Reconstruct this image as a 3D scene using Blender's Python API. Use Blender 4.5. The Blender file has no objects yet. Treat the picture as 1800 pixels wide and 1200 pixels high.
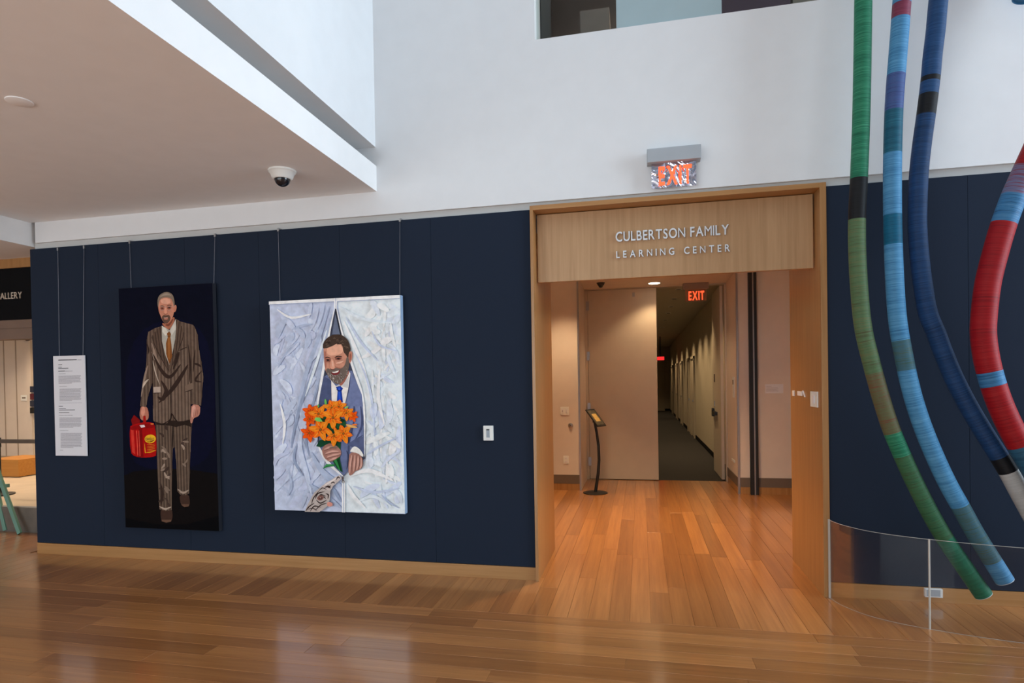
import bpy, bmesh, math, random
import numpy as np
from mathutils import Vector, Matrix

scene = bpy.context.scene
COL = scene.collection

# ------------------------------------------------------------------ camera
F_PX, PPX, PPY = 1081.58, 882.72, 682.93          # in the 1800 x 1200 frame
YAW, PITCH, ROLL = -12.6733, -0.6538, -0.9876
CAM = Vector((5.28, -5.005, 1.65))
_y, _p, _r = [math.radians(a) for a in (YAW, PITCH, ROLL)]
FW = Vector((math.sin(_y) * math.cos(_p), math.cos(_y) * math.cos(_p), math.sin(_p)))
_rt = Vector((math.cos(_y), -math.sin(_y), 0)); _up = _rt.cross(FW)
RT = _rt * math.cos(_r) + _up * math.sin(_r)
UP = _up * math.cos(_r) - _rt * math.sin(_r)
cam_data = bpy.data.cameras.new('camera'); cam = bpy.data.objects.new('camera', cam_data); COL.objects.link(cam)
cam_data.sensor_width = 36; cam_data.lens = F_PX / 1800 * 36
cam_data.shift_x = (900 - PPX) / 1800; cam_data.shift_y = (PPY - 600) / 1800
cam_data.clip_start = 0.05; cam_data.clip_end = 200
cam.matrix_world = Matrix((( RT.x, UP.x, -FW.x, CAM.x), (RT.y, UP.y, -FW.y, CAM.y), (RT.z, UP.z, -FW.z, CAM.z), (0, 0, 0, 1)))
scene.camera = cam

def at(px, py, axis, value):
    """point on the plane (axis = value) behind a photo pixel"""
    d = FW + RT * ((px - PPX) / F_PX) - UP * ((py - PPY) / F_PX)
    return CAM + d * ((value - CAM[axis]) / d[axis])

# ------------------------------------------------------------------ world, daylight, exposure
scene.view_settings.view_transform = 'Standard'; scene.view_settings.look = 'None'
scene.view_settings.exposure = 0.0; scene.view_settings.gamma = 1.0; scene.view_settings.use_curve_mapping = False
world = bpy.data.worlds.new('world'); scene.world = world; world.use_nodes = True
bg = world.node_tree.nodes['Background']
bg.inputs[0].default_value = (0.72, 0.86, 1.0, 1); bg.inputs[1].default_value = 0.29

def area_light(name, loc, target, sx, sy, power, color):
    l = bpy.data.lights.new(name, 'AREA'); l.shape = 'RECTANGLE'; l.size = sx; l.size_y = sy; l.energy = power; l.color = color
    o = bpy.data.objects.new(name, l); COL.objects.link(o); o.location = loc
    o.rotation_euler = (Vector(target) - Vector(loc)).to_track_quat('-Z', 'Y').to_euler()
    return o
area_light('window_wall_daylight', (15.5, -2.4, 4.4), (0.0, -2.6, 3.9), 5.2, 7.2, 1320, (0.72, 0.87, 1.0))
area_light('window_front_daylight', (6.0, -15.5, 3.2), (4.0, 0.0, 1.8), 18, 5.6, 60, (0.86, 0.93, 1.0))
area_light('under_soffit_fill', (0.0, -9.0, 1.65), (0.6, 0.0, 1.75), 10, 3.2, 330, (0.86, 0.95, 1.0))   # added unseen fill behind the viewer, brightens the zone under the soffit
sl = bpy.data.lights.new('sun', 'SUN'); sl.energy = 2.1; sl.angle = math.radians(.6); sl.color = (1.0, .93, .82)
sun = bpy.data.objects.new('sun', sl); COL.objects.link(sun)      # added out of view: its floor patch bounces warm light onto the soffit
sun.rotation_euler = Vector((.12, 1.0, -.64)).to_track_quat('-Z', 'Y').to_euler()

# ------------------------------------------------------------------ helpers
def lin(c):
    return tuple((v / 12.92 if v <= 0.04045 else ((v + 0.055) / 1.055) ** 2.4) for v in [x / 255 for x in c])

def tag(o, label=None, cat=None, group=None, kind=None):
    if label: o['label'] = label
    if cat: o['category'] = cat
    if group: o['group'] = group
    if kind: o['kind'] = kind
    return o

def empty(name, loc=(0, 0, 0), label=None, cat=None, group=None, kind=None):
    o = bpy.data.objects.new(name, None); COL.objects.link(o); o.location = loc; o.empty_display_size = 0.1
    return tag(o, label, cat, group, kind)

class MB:
    """collects geometry for one mesh object"""
    def __init__(s): s.bm = bmesh.new()
    def box(s, x0, x1, y0, y1, z0, z1):
        v = [s.bm.verts.new(p) for p in ((x0, y0, z0), (x1, y0, z0), (x1, y1, z0), (x0, y1, z0), (x0, y0, z1), (x1, y0, z1), (x1, y1, z1), (x0, y1, z1))]
        for f in ((0, 3, 2, 1), (4, 5, 6, 7), (0, 1, 5, 4), (1, 2, 6, 5), (2, 3, 7, 6), (3, 0, 4, 7)): s.bm.faces.new([v[i] for i in f])
        return s
    def bar(s, a, b, w, h, up=(0, 0, 1)):
        a, b = Vector(a), Vector(b); d = (b - a).normalized(); u = Vector(up)
        sd = d.cross(u).normalized(); u = sd.cross(d).normalized()
        q = [(-w / 2, -h / 2), (w / 2, -h / 2), (w / 2, h / 2), (-w / 2, h / 2)]
        v = [s.bm.verts.new(c + sd * i + u * j) for c in (a, b) for i, j in q]
        for f in ((3, 2, 1, 0), (4, 5, 6, 7), (0, 1, 5, 4), (1, 2, 6, 5), (2, 3, 7, 6), (3, 0, 4, 7)): s.bm.faces.new([v[i] for i in f])
        return s
    def lathe(s, profile, n=32, c=(0, 0, 0), axis='z'):
        rings = []
        for r, h in profile:
            ring = []
            for i in range(n):
                t = 2 * math.pi * i / n
                if axis == 'z': p = (c[0] + r * math.cos(t), c[1] + r * math.sin(t), c[2] + h)
                elif axis == 'y': p = (c[0] + r * math.cos(t), c[1] + h, c[2] + r * math.sin(t))
                else: p = (c[0] + h, c[1] + r * math.cos(t), c[2] + r * math.sin(t))
                ring.append(s.bm.verts.new(p))
            rings.append(ring)
        for a, b in zip(rings, rings[1:]):
            for i in range(n): s.bm.faces.new((a[i], a[(i + 1) % n], b[(i + 1) % n], b[i]))
        s.bm.faces.new(rings[0][::-1]); s.bm.faces.new(rings[-1])
        return s
    def tube(s, pts, r, n=12, cap=True):
        pts = [Vector(p) for p in pts]; rings = []
        for i, p in enumerate(pts):
            d = (pts[min(i + 1, len(pts) - 1)] - pts[max(i - 1, 0)]).normalized()
            u = Vector((0, 1, 0)) if abs(d.y) < 0.9 else Vector((1, 0, 0))
            a = d.cross(u).normalized(); b = d.cross(a).normalized()
            rr = r[i] if isinstance(r, (list, tuple)) else r
            rings.append([s.bm.verts.new(p + a * rr * math.cos(2 * math.pi * k / n) + b * rr * math.sin(2 * math.pi * k / n)) for k in range(n)])
        for a, b in zip(rings, rings[1:]):
            for i in range(n): s.bm.faces.new((a[i], a[(i + 1) % n], b[(i + 1) % n], b[i]))
        if cap: s.bm.faces.new(rings[0][::-1]); s.bm.faces.new(rings[-1])
        return s
    def prism(s, outline, y0, y1):
        """outline in (x, z), extruded along y"""
        a = [s.bm.verts.new((x, y0, z)) for x, z in outline]; b = [s.bm.verts.new((x, y1, z)) for x, z in outline]
        s.bm.faces.new(a); s.bm.faces.new(b[::-1]); n = len(a)
        for i in range(n): s.bm.faces.new((a[(i + 1) % n], a[i], b[i], b[(i + 1) % n]))
        return s
    def build(s, name, mat, parent=None, bevel=0, smooth=False, loc=None, **kw):
        bmesh.ops.recalc_face_normals(s.bm, faces=s.bm.faces)
        if bevel: bmesh.ops.bevel(s.bm, geom=list(s.bm.edges), offset=bevel, segments=2, profile=0.7, affect='EDGES', clamp_overlap=True)
        me = bpy.data.meshes.new(name)
        if loc is not None: bmesh.ops.translate(s.bm, vec=-Vector(loc), verts=s.bm.verts)
        s.bm.to_mesh(me); s.bm.free()
        if smooth:
            for p in me.polygons: p.use_smooth = True
            try: me.set_sharp_from_angle(angle=math.radians(40))
            except Exception: pass
        me.materials.append(mat)
        o = bpy.data.objects.new(name, me); COL.objects.link(o)
        if loc is not None: o.location = loc
        if parent is not None:
            o.parent = parent
            o.matrix_parent_inverse = parent.matrix_basis.inverted()
        return tag(o, **kw)

def struct(o): o['kind'] = 'structure'; return o

# ------------------------------------------------------------------ materials
def nodes(m):
    m.use_nodes = True; return m.node_tree.nodes, m.node_tree.links, m.node_tree.nodes['Principled BSDF']
def setin(b, k, v):
    if k in b.inputs: b.inputs[k].default_value = v
def plain(name, c, rough=0.5, metal=0, var=0.04, scale=6, spec=0.5, bump=0, bscale=200):
    m = bpy.data.materials.new(name); n, l, b = nodes(m)
    setin(b, 'Roughness', rough); setin(b, 'Metallic', metal); setin(b, 'Specular IOR Level', spec)
    tc = n.new('ShaderNodeTexCoord'); nz = n.new('ShaderNodeTexNoise'); nz.inputs['Scale'].default_value = scale; nz.inputs['Detail'].default_value = 4
    l.new(tc.outputs['Object'], nz.inputs['Vector'])
    rp = n.new('ShaderNodeValToRGB'); rp.color_ramp.elements[0].position = .3; rp.color_ramp.elements[1].position = .7
    rp.color_ramp.elements[0].color = (*[max(0, v * (1 - var)) for v in c], 1); rp.color_ramp.elements[1].color = (*[min(1, v * (1 + var)) for v in c], 1)
    l.new(nz.outputs['Fac'], rp.inputs['Fac']); l.new(rp.outputs['Color'], b.inputs['Base Color'])
    if bump:
        n2 = n.new('ShaderNodeTexNoise'); n2.inputs['Scale'].default_value = bscale; l.new(tc.outputs['Object'], n2.inputs['Vector'])
        bp = n.new('ShaderNodeBump'); bp.inputs['Strength'].default_value = bump; bp.inputs['Distance'].default_value = 0.002
        l.new(n2.outputs['Fac'], bp.inputs['Height']); l.new(bp.outputs['Normal'], b.inputs['Normal'])
    return m
def emis(name, c, strength):
    m = bpy.data.materials.new(name); n, l, b = nodes(m)
    setin(b, 'Base Color', (*c, 1)); setin(b, 'Emission Color', (*c, 1)); setin(b, 'Emission Strength', strength); return m
def wood(name, ca, cb, rough, axis='z', scale=1.0, rand=False, coat=0.0):
    m = bpy.data.materials.new(name); n, l, b = nodes(m)
    tc = n.new('ShaderNodeTexCoord'); mp = n.new('ShaderNodeMapping'); l.new(tc.outputs['Object'], mp.inputs['Vector'])
    s = {'x': (1.2, 30, 30), 'y': (30, 1.2, 30), 'z': (30, 30, 1.2)}[axis]
    mp.inputs['Scale'].default_value = [v * scale for v in s]
    nz = n.new('ShaderNodeTexNoise'); nz.inputs['Scale'].default_value = 1.0; nz.inputs['Detail'].default_value = 6; nz.inputs['Roughness'].default_value = .62
    l.new(mp.outputs['Vector'], nz.inputs['Vector'])
    rp = n.new('ShaderNodeValToRGB'); rp.color_ramp.elements[0].position = .32; rp.color_ramp.elements[1].position = .68
    rp.color_ramp.elements[0].color = (*ca, 1); rp.color_ramp.elements[1].color = (*cb, 1)
    l.new(nz.outputs['Fac'], rp.inputs['Fac']); col = rp.outputs['Color']
    if rand:
        oi = n.new('ShaderNodeObjectInfo')
        cv = n.new('ShaderNodeVectorMath'); cv.operation = 'SCALE'; cv.inputs[0].default_value = (31, 17, 7); l.new(oi.outputs['Random'], cv.inputs['Scale'])
        l.new(cv.outputs[0], mp.inputs['Location'])
        r2 = n.new('ShaderNodeValToRGB'); r2.color_ramp.elements[0].color = (.72, .66, .60, 1); r2.color_ramp.elements[1].color = (1.16, 1.14, 1.10, 1)
        l.new(oi.outputs['Random'], r2.inputs['Fac'])
        mx = n.new('ShaderNodeMix'); mx.data_type = 'RGBA'; mx.blend_type = 'MULTIPLY'; mx.inputs[0].default_value = 1
        l.new(col, mx.inputs[6]); l.new(r2.outputs['Color'], mx.inputs[7]); col = mx.outputs[2]
    l.new(col, b.inputs['Base Color']); setin(b, 'Roughness', rough)
    if coat: setin(b, 'Coat Weight', coat); setin(b, 'Coat Roughness', .14)
    bp = n.new('ShaderNodeBump'); bp.inputs['Strength'].default_value = .05; bp.inputs['Distance'].default_value = .001
    l.new(nz.outputs['Fac'], bp.inputs['Height']); l.new(bp.outputs['Normal'], b.inputs['Normal'])
    return m

M = {}
M['white_wall'] = plain('white_wall', (.76, .77, .78), .85, var=.015, bump=.05)
M['reveal'] = plain('reveal', (.55, .55, .54), .8, var=.02)
M['soffit'] = plain('soffit_paint', (.84, .83, .82), .9, var=.015)
M['fabric'] = plain('navy_fabric', (.0165, .0245, .043), .9, var=.14, scale=260, spec=.12, bump=.35, bscale=700)
M['wood'] = wood('oak_veneer', (.40, .225, .10), (.50, .295, .145), .42, 'z')
M['wood_x'] = wood('oak_veneer_horizontal', (.38, .18, .055), (.46, .235, .085), .42, 'x')
M['jamb'] = wood('oak_veneer_jamb', (.34, .16, .050), (.43, .215, .078), .30, 'z')
M['plank'] = wood('oak_plank', (.33, .132, .040), (.47, .208, .067), .36, 'x', 1.0, True, .9)
M['floor'] = wood('oak_floor_base', (.31, .135, .05), (.43, .20, .076), .32, 'x', 1.0, False, .3)
M['beige'] = plain('beige_wall', (.68, .60, .53), .8, var=.02)
M['door'] = plain('beige_door', (.60, .53, .43), .55, var=.02)
M['base_dark'] = plain('taupe_vinyl', (.14, .105, .08), .6, var=.06)
M['carpet'] = plain('charcoal_carpet', (.018, .017, .018), .95, var=.5, scale=180, bump=.5, bscale=400)
M['corr_wall'] = plain('corridor_wall', (.52, .46, .36), .85, var=.02)
M['black'] = plain('black_metal', (.008, .008, .009), .45, var=.1)
M['black_sat'] = plain('black_paint', (.005, .005, .006), .8, var=.1, spec=.1)
M['steel'] = plain('brushed_steel', (.42, .42, .43), .35, 1, var=.05)
M['alum'] = plain('cast_aluminium', (.74, .77, .80), .38, .15, var=.03)
M['grey'] = plain('grey_plastic', (.38, .41, .44), .5, var=.03)
M['white'] = plain('white_plastic', (.80, .81, .78), .45, var=.02)
M['screen'] = plain('lcd_grey', (.22, .26, .31), .2, var=.05)
M['paper'] = plain('paper', (.74, .73, .76), .8, var=.01)
M['ink'] = plain('ink_black', (.05, .05, .055), .8)
M['ink_grey'] = plain('ink_grey', (.36, .34, .37), .8, var=.25, scale=90)
M['exit_red'] = emis('exit_red_lit', (1.0, .10, .03), 1.4)
M['exit_deep'] = emis('exit_red_far', (1.0, .03, .03), 1.2)
M['lamp'] = emis('lamp_glow', (1.0, .82, .58), 9.0)
M['green'] = plain('mint_paint', (.16, .34, .27), .5, var=.06)
M['stone'] = plain('platform_stone', (.55, .47, .38), .6, var=.08, scale=3)
M['stone_dark'] = plain('platform_face', (.16, .135, .11), .7, var=.2, scale=5)
M['orange_wood'] = wood('orange_wood', (.46, .19, .03), (.54, .25, .05), .5, 'x')
M['teal_glass'] = plain('frosted_teal_glass', (.36, .47, .50), .3, var=.02)
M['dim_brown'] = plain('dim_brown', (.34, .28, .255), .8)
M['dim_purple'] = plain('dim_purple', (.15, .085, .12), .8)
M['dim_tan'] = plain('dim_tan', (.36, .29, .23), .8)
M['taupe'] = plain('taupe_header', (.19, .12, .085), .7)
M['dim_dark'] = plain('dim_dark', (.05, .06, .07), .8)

def clear(name, tint, gloss_rough=.02, base=.06):
    m = bpy.data.materials.new(name); m.use_nodes = True; n = m.node_tree.nodes; l = m.node_tree.links; n.clear()
    out = n.new('ShaderNodeOutputMaterial'); tr = n.new('ShaderNodeBsdfTransparent'); tr.inputs[0].default_value = (*tint, 1)
    gl = n.new('ShaderNodeBsdfGlossy'); gl.inputs['Roughness'].default_value = gloss_rough
    fr = n.new('ShaderNodeFresnel'); fr.inputs[0].default_value = 1.45
    nz = n.new('ShaderNodeTexNoise'); nz.inputs['Scale'].default_value = 3
    ad = n.new('ShaderNodeMath'); ad.operation = 'MULTIPLY_ADD'; ad.inputs[1].default_value = .01; l.new(nz.outputs['Fac'], ad.inputs[0])
    fs = n.new('ShaderNodeMath'); fs.operation = 'MULTIPLY'; fs.inputs[1].default_value = .18; l.new(fr.outputs[0], fs.inputs[0]); l.new(fs.outputs[0], ad.inputs[2])
    mx = n.new('ShaderNodeMixShader'); l.new(ad.outputs[0], mx.inputs[0]); l.new(tr.outputs[0], mx.inputs[1]); l.new(gl.outputs[0], mx.inputs[2]); l.new(mx.outputs[0], out.inputs[0])
    return m
M['acrylic'] = clear('clear_acrylic', (.95, .94, .94))
M['window_glass'] = clear('window_glass', (.88, .93, .93))
M['acrylic_edge'] = plain('polished_acrylic_edge', (.55, .52, .46), .2, var=.03)

# ------------------------------------------------------------------ shared measures (metres)
XL, XPL, XPR = -0.678, 4.415, 6.639       # left wall end, portal outer sides
JL, JR, JD = 4.441, 6.595, 0.955          # portal inner sides, jamb depth
ZB, ZT, ZP, ZPI = 0.107, 3.058, 3.084, 3.047
YB, YD = 4.233, 5.334                     # foyer back wall, door plane
RX0, RX1, RZ = 4.392, 6.615, 3.15         # door recess
ROOF = 8.2

# ------------------------------------------------------------------ floor
random.seed(4)
floor = struct(MB().box(-9, 12, -13, YD + .02, -.12, -.006).build('floor', M['floor']))
PW = 0.142
plank_cache = {}
def plank(x, y, length, rotated):
    L = round(max(.2, length), 1)
    if L not in plank_cache:
        b = MB().box(-L / 2, L / 2, -PW / 2 + .0006, PW / 2 - .0006, -.006, 0)
        bmesh.ops.bevel(b.bm, geom=[e for e in b.bm.edges if all(v.co.z > -.001 for v in e.verts)], offset=.0012, segments=1, affect='EDGES')
        me = bpy.data.meshes.new('plank'); bmesh.ops.recalc_face_normals(b.bm, faces=b.bm.faces); b.bm.to_mesh(me); me.materials.append(M['plank']); plank_cache[L] = me
    o = bpy.data.objects.new('plank', plank_cache[L]); COL.objects.link(o); o.parent = floor
    o.location = (x, y, 0); o.rotation_euler.z = math.pi / 2 if rotated else 0
    o.scale.x = (length - .001) / L
    return o
YS = -0.745                                 # where the boards change direction
n_cols = int((9.0 + 2.2) / PW)
for k in range(n_cols):                     # one grid of boards: the strip along the wall, on through the portal
    xc = -2.2 + (k + .5) * PW
    if xc + PW / 2 < XL:                    # before the gallery step
        plank(xc, (YS + .72) / 2, .72 - YS, True)
    elif not (JL - PW / 2 < xc < JR + PW / 2):
        plank(xc, YS / 2, -YS, True)
        if JL - .8 < xc < JR + .8: plank(xc, (JD + YB) / 2, YB - JD, True)
    else:
        cuts = [YS, YS + random.uniform(.5, 1.9)]
        while cuts[-1] < YB - .2: cuts.append(cuts[-1] + random.uniform(1.3, 2.3))
        cuts[-1] = YD if RX0 < xc < RX1 else YB
        if cuts[-1] - cuts[-2] < .3: cuts.pop(-2)
        for a, b in zip(cuts, cuts[1:]): plank(xc, (a + b) / 2, b - a, True)
y = YS - PW / 2
while y > -3.3:                             # boards that run along the wall in the foreground
    xx = -2.2 - random.uniform(0, 1.4)
    while xx < 9.2:
        L = random.uniform(1.5, 2.9); plank(xx + L / 2, y, L, False); xx += L
    y -= PW

# ------------------------------------------------------------------ main wall
def seam_x(px, py): return at(px, py, 1, 0).x
wl = struct(MB().box(XL + .012, XPL, .018, .30, 0, 3.06).build('wall_left', M['black_sat']))
seams = [XL, seam_x(178, 700), seam_x(330, 700), seam_x(460, 700), seam_x(597, 450), seam_x(762, 700), XPL - .004]
for a, b in zip(seams, seams[1:]):
    MB().box(a + .0008, b - .0008, 0, .018, ZB + .004, ZT).build('fabric_panel', M['fabric'], wl, bevel=.002)
wr = struct(MB().box(XPR, 12, .018, .30, 0, 3.06).build('wall_right', M['black_sat']))
seams = [XPR + .004, seam_x(1703, 600), seam_x(1703, 600) + 1.2, seam_x(1703, 600) + 2.4, 11.9]
for a, b in zip(seams, seams[1:]):
    MB().box(a + .0008, b - .0008, 0, .018, ZB + .004, ZT).build('fabric_panel', M['fabric'], wr, bevel=.002)
struct(MB().box(XL, XPL - .002, -.004, .018, 0, ZB).build('baseboard_left', M['wood_x'], bevel=.002))
struct(MB().box(XPR + .002, 12, -.004, .018, 0, ZB).build('baseboard_right', M['wood_x'], bevel=.002))
struct(MB().box(XL + .03, 12, .03, .30, 3.06, 3.125).build('trim_1', M['reveal']))
WX0, WX1, WZ0, WZ1 = 4.478, 7.9, 4.436, 6.2   # the overlook window
wu = MB()
wu.box(XL + .07, 12, 0, .30, 3.118, WZ0).box(XL + .07, WX0, 0, .30, WZ0, WZ1).box(WX1, 12, 0, .30, WZ0, WZ1).box(XL + .07, 12, 0, .30, WZ1, ROOF)
struct(wu.build('wall_upper', M['white_wall']))

# overlook window and the room behind it
win = struct(MB().box(WX0, 5.128, .10, .112, WZ0, WZ1).build('window_1', M['window_glass']))
MB().box(5.134, 5.930, .02, .034, WZ0, WZ1).build('pane', M['teal_glass'], win)
MB().box(5.936, WX1, .10, .112, WZ0, WZ1).build('pane', M['window_glass'], win)
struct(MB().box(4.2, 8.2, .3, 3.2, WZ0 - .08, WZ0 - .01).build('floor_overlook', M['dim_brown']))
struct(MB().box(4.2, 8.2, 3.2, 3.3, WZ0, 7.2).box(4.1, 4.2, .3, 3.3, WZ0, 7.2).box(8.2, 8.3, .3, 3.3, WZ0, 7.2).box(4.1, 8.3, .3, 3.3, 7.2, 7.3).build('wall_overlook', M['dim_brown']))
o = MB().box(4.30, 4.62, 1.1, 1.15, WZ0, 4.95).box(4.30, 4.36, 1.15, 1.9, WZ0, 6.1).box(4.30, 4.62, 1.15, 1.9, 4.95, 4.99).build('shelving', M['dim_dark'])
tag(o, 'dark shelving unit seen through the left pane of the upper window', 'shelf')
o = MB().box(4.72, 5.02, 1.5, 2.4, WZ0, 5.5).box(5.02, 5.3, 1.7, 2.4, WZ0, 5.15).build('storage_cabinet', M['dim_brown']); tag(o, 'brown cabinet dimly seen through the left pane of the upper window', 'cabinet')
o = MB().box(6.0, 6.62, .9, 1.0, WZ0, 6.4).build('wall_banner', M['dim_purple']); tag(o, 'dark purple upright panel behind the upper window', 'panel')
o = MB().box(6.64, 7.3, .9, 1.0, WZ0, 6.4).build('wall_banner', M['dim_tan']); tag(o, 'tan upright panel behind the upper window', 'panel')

# ------------------------------------------------------------------ wooden portal
portal = struct(MB().box(XPL, JL, -.022, JD, 0, ZP).build('trim_2', M['jamb'], bevel=.002))
MB().box(JR, XPR, -.022, JD, 0, ZP).build('jamb', M['jamb'], portal, bevel=.002)
MB().box(JL, JR, -.022, JD, ZPI, ZP).build('head', M['wood_x'], portal, bevel=.002)
hp = MB().box(JL + .012, JR - .012, .12, .17, 2.477, ZPI - .006).build('header_panel', M['wood'], portal, bevel=.002)
MB().box(JL, JR, .17, JD, 2.9, ZPI).build('lintel', M['beige'], portal)

# ------------------------------------------------------------------ lettering
def char_mesh(ch, extrude, bold=0):
    cu = bpy.data.curves.new('glyph', 'FONT'); cu.body = ch; cu.size = 1; cu.extrude = extrude; cu.offset = 0 if ch in 'MN' else bold; cu.resolution_u = 4
    ob = bpy.data.objects.new('glyph', cu); COL.objects.link(ob)
    bpy.context.view_layer.update()
    me = bpy.data.meshes.new_from_object(ob.evaluated_get(bpy.context.evaluated_depsgraph_get()))
    bpy.data.objects.remove(ob); bpy.data.curves.remove(cu)
    return me
def lettering(parent, text, x0, x1, z0, cap, y, depth, mat, gap=.12, space=.42, name='letter', xscale=None, bold=0):
    """letters facing -y between x0 and x1, baseline z0"""
    items = []; w = 0
    for ch in text:
        if ch == ' ': items.append((None, space)); w += space; continue
        me = char_mesh(ch, .01, bold)
        xs = [v.co.x for v in me.vertices]; ys = [v.co.y for v in me.vertices]
        items.append((me, (min(xs), max(xs), min(ys), max(ys)))); w += max(xs) - min(xs) + gap
    w -= gap
    capraw = .73; sx = (x1 - x0) / w; sz = cap / capraw
    x = x0
    for me, b in items:
        if me is None: x += b * sx; continue
        for v in me.vertices:
            vx, vy, vz = v.co
            v.co = ((vx - b[0]) * sx, -vz / .01 * depth / 2, vy * sz)
        me.materials.clear(); me.materials.append(mat); me.name = name
        o = bpy.data.objects.new(name, me); COL.objects.link(o); o.parent = parent
        o.location = (x - parent.location.x, y - parent.location.y, z0 - parent.location.z)
        x += (b[1] - b[0] + gap) * sx
sg = empty('sign_lettering', (5.53, .10, 2.62), 'raised silver letters reading CULBERTSON FAMILY LEARNING CENTER on the wooden header', 'sign')
lettering(sg, 'CULBERTSON FAMILY', 5.100, 5.972, 2.773, .081, .108, .018, M['alum'], gap=.11, space=.36, bold=.012)
lettering(sg, 'LEARNING CENTER', 5.103, 5.978, 2.640, .058, .108, .016, M['alum'], gap=.42, space=.75, bold=.012)

# ------------------------------------------------------------------ exit signs
def exit_sign(loc, w, hh, ph, label, lit, panel, depth=.09, wall=True, housing='grey'):
    """housing with a hanging edge-lit panel; loc = centre of the housing top"""
    x, y, z = loc
    e = empty('exit_sign', (x, y, z - hh - ph), label, 'exit sign', 'exit signs')
    MB().box(x - w / 2, x + w / 2, y - depth / 2, y + depth / 2, z - hh, z).build('housing', M[housing], e, bevel=.006)
    pw = w * .83
    MB().box(x - pw / 2, x + pw / 2, y - .008, y + .004, z - hh - ph, z - hh + .004).build('panel', panel, e)
    lettering(e, 'EXIT', x - pw * .34, x + pw * .40, z - hh - ph * .88, ph * .76, y - .0105, .004, lit, gap=.13, bold=.028)
    return e
def mirror_panel():
    m = bpy.data.materials.new('edge_lit_mirror_panel'); n, l, b = nodes(m)
    tc = n.new('ShaderNodeTexCoord'); nz = n.new('ShaderNodeTexNoise'); nz.inputs['Scale'].default_value = 7; nz.inputs['Distortion'].default_value = 2.0; nz.inputs['Detail'].default_value = 1
    l.new(tc.outputs['Object'], nz.inputs['Vector']); bp = n.new('ShaderNodeBump'); bp.inputs['Strength'].default_value = 1.0; bp.inputs['Distance'].default_value = .035
    l.new(nz.outputs['Fac'], bp.inputs['Height']); l.new(bp.outputs['Normal'], b.inputs['Normal'])
    setin(b, 'Metallic', 1.0); setin(b, 'Roughness', .06); setin(b, 'Base Color', (.66, .64, .74, 1)); return m
M['mirror'] = mirror_panel()
M['exit_panel_dim'] = plain('exit_panel_amber', (.32, .17, .10), .25, var=.1)
M['exit_bracket'] = plain('exit_bracket', (.30, .22, .17), .6)
e1 = exit_sign((5.554, -.05, 3.425), .40, .105, .190, 'exit sign with grey housing and mirrored panel on the white wall above the wooden portal', M['exit_red'], M['mirror'], depth=.10)
e2 = exit_sign((6.15, 5.15, 3.15), .385, .10, .185, 'glowing red exit sign hanging in front of the open corridor door', M['exit_red'], M['exit_panel_dim'], depth=.08, housing='exit_bracket')

# ------------------------------------------------------------------ foyer behind the portal
fw_ = MB().box(2.6, XPL, .30, JD, 0, 3.5).box(XPR, 8.7, .30, JD, 0, 3.5).box(XPL, XPR, .30, JD, ZP, 3.5)
struct(fw_.build('wall_front', M['beige']))
bw = MB().box(2.6, RX0, YB, YB + .15, 0, 3.5).box(RX1, 8.7, YB, YB + .15, 0, 3.5).box(RX0, RX1, YB, YB + .15, RZ, 3.5)
struct(bw.build('wall_back', M['beige']))
struct(MB().box(2.5, 2.6, .3, YB + .15, 0, 3.5).build('wall_foyer_left', M['beige']))
struct(MB().box(8.7, 8.8, .3, YB + .15, 0, 3.5).build('wall_foyer_right', M['beige']))
struct(MB().box(2.5, 8.8, .3, YB + .15, 3.5, 3.6).build('ceiling_foyer', M['soffit']))
rc = MB().box(RX0 - .1, RX0, YB + .15, YD + .12, 0, RZ + .1).box(RX1, RX1 + .1, YB + .15, YD + .12, 0, RZ + .1)
struct(rc.build('wall_recess', M['beige']))
struct(MB().box(RX0 - .1, RX1 + .1, YB + .15, YD + .12, RZ, RZ + .12).build('ceiling_recess', M['beige']))
bb = MB()
for a, b in ((2.6, RX0 - .002), (RX1 + .03, 8.7)): bb.box(a, b, YB - .012, YB, .10, .232)
bb.box(RX1 - .010, RX1, YB + .01, YD - .05, .10, .232)
struct(bb.build('baseboard_back', M['base_dark']))
bb = MB()
for a, b in ((2.6, RX0 - .002), (RX1 + .03, 8.7)): bb.box(a, b, YB - .010, YB, 0, .10)
bb.box(RX1 - .008, RX1, YB + .01, YD - .05, 0, .10)
struct(bb.build('baseboard_back_wood', M['jamb']))
for k, (x0, x1) in enumerate(((RX0 - .022, RX0 + .004), (RX1 - .004, RX1 + .022))):
    struct(MB().box(x0, x1, YB - .016, YB + .012, 0, RZ if k else RZ).build('trim_%d' % (3 + k), M['steel']))
# black double channel standing before the back wall (folding partition track)
ch = struct(MB().box(6.772, 6.822, YB - .06, YB, 0, 3.5).build('trim_5', M['black']))
MB().box(6.822, 6.842, YB - .045, YB, 0, 3.5).build('channel_strip', M['steel'], ch)
MB().box(6.842, 6.878, YB - .06, YB, 0, 3.5).build('channel', M['black'], ch)

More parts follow.
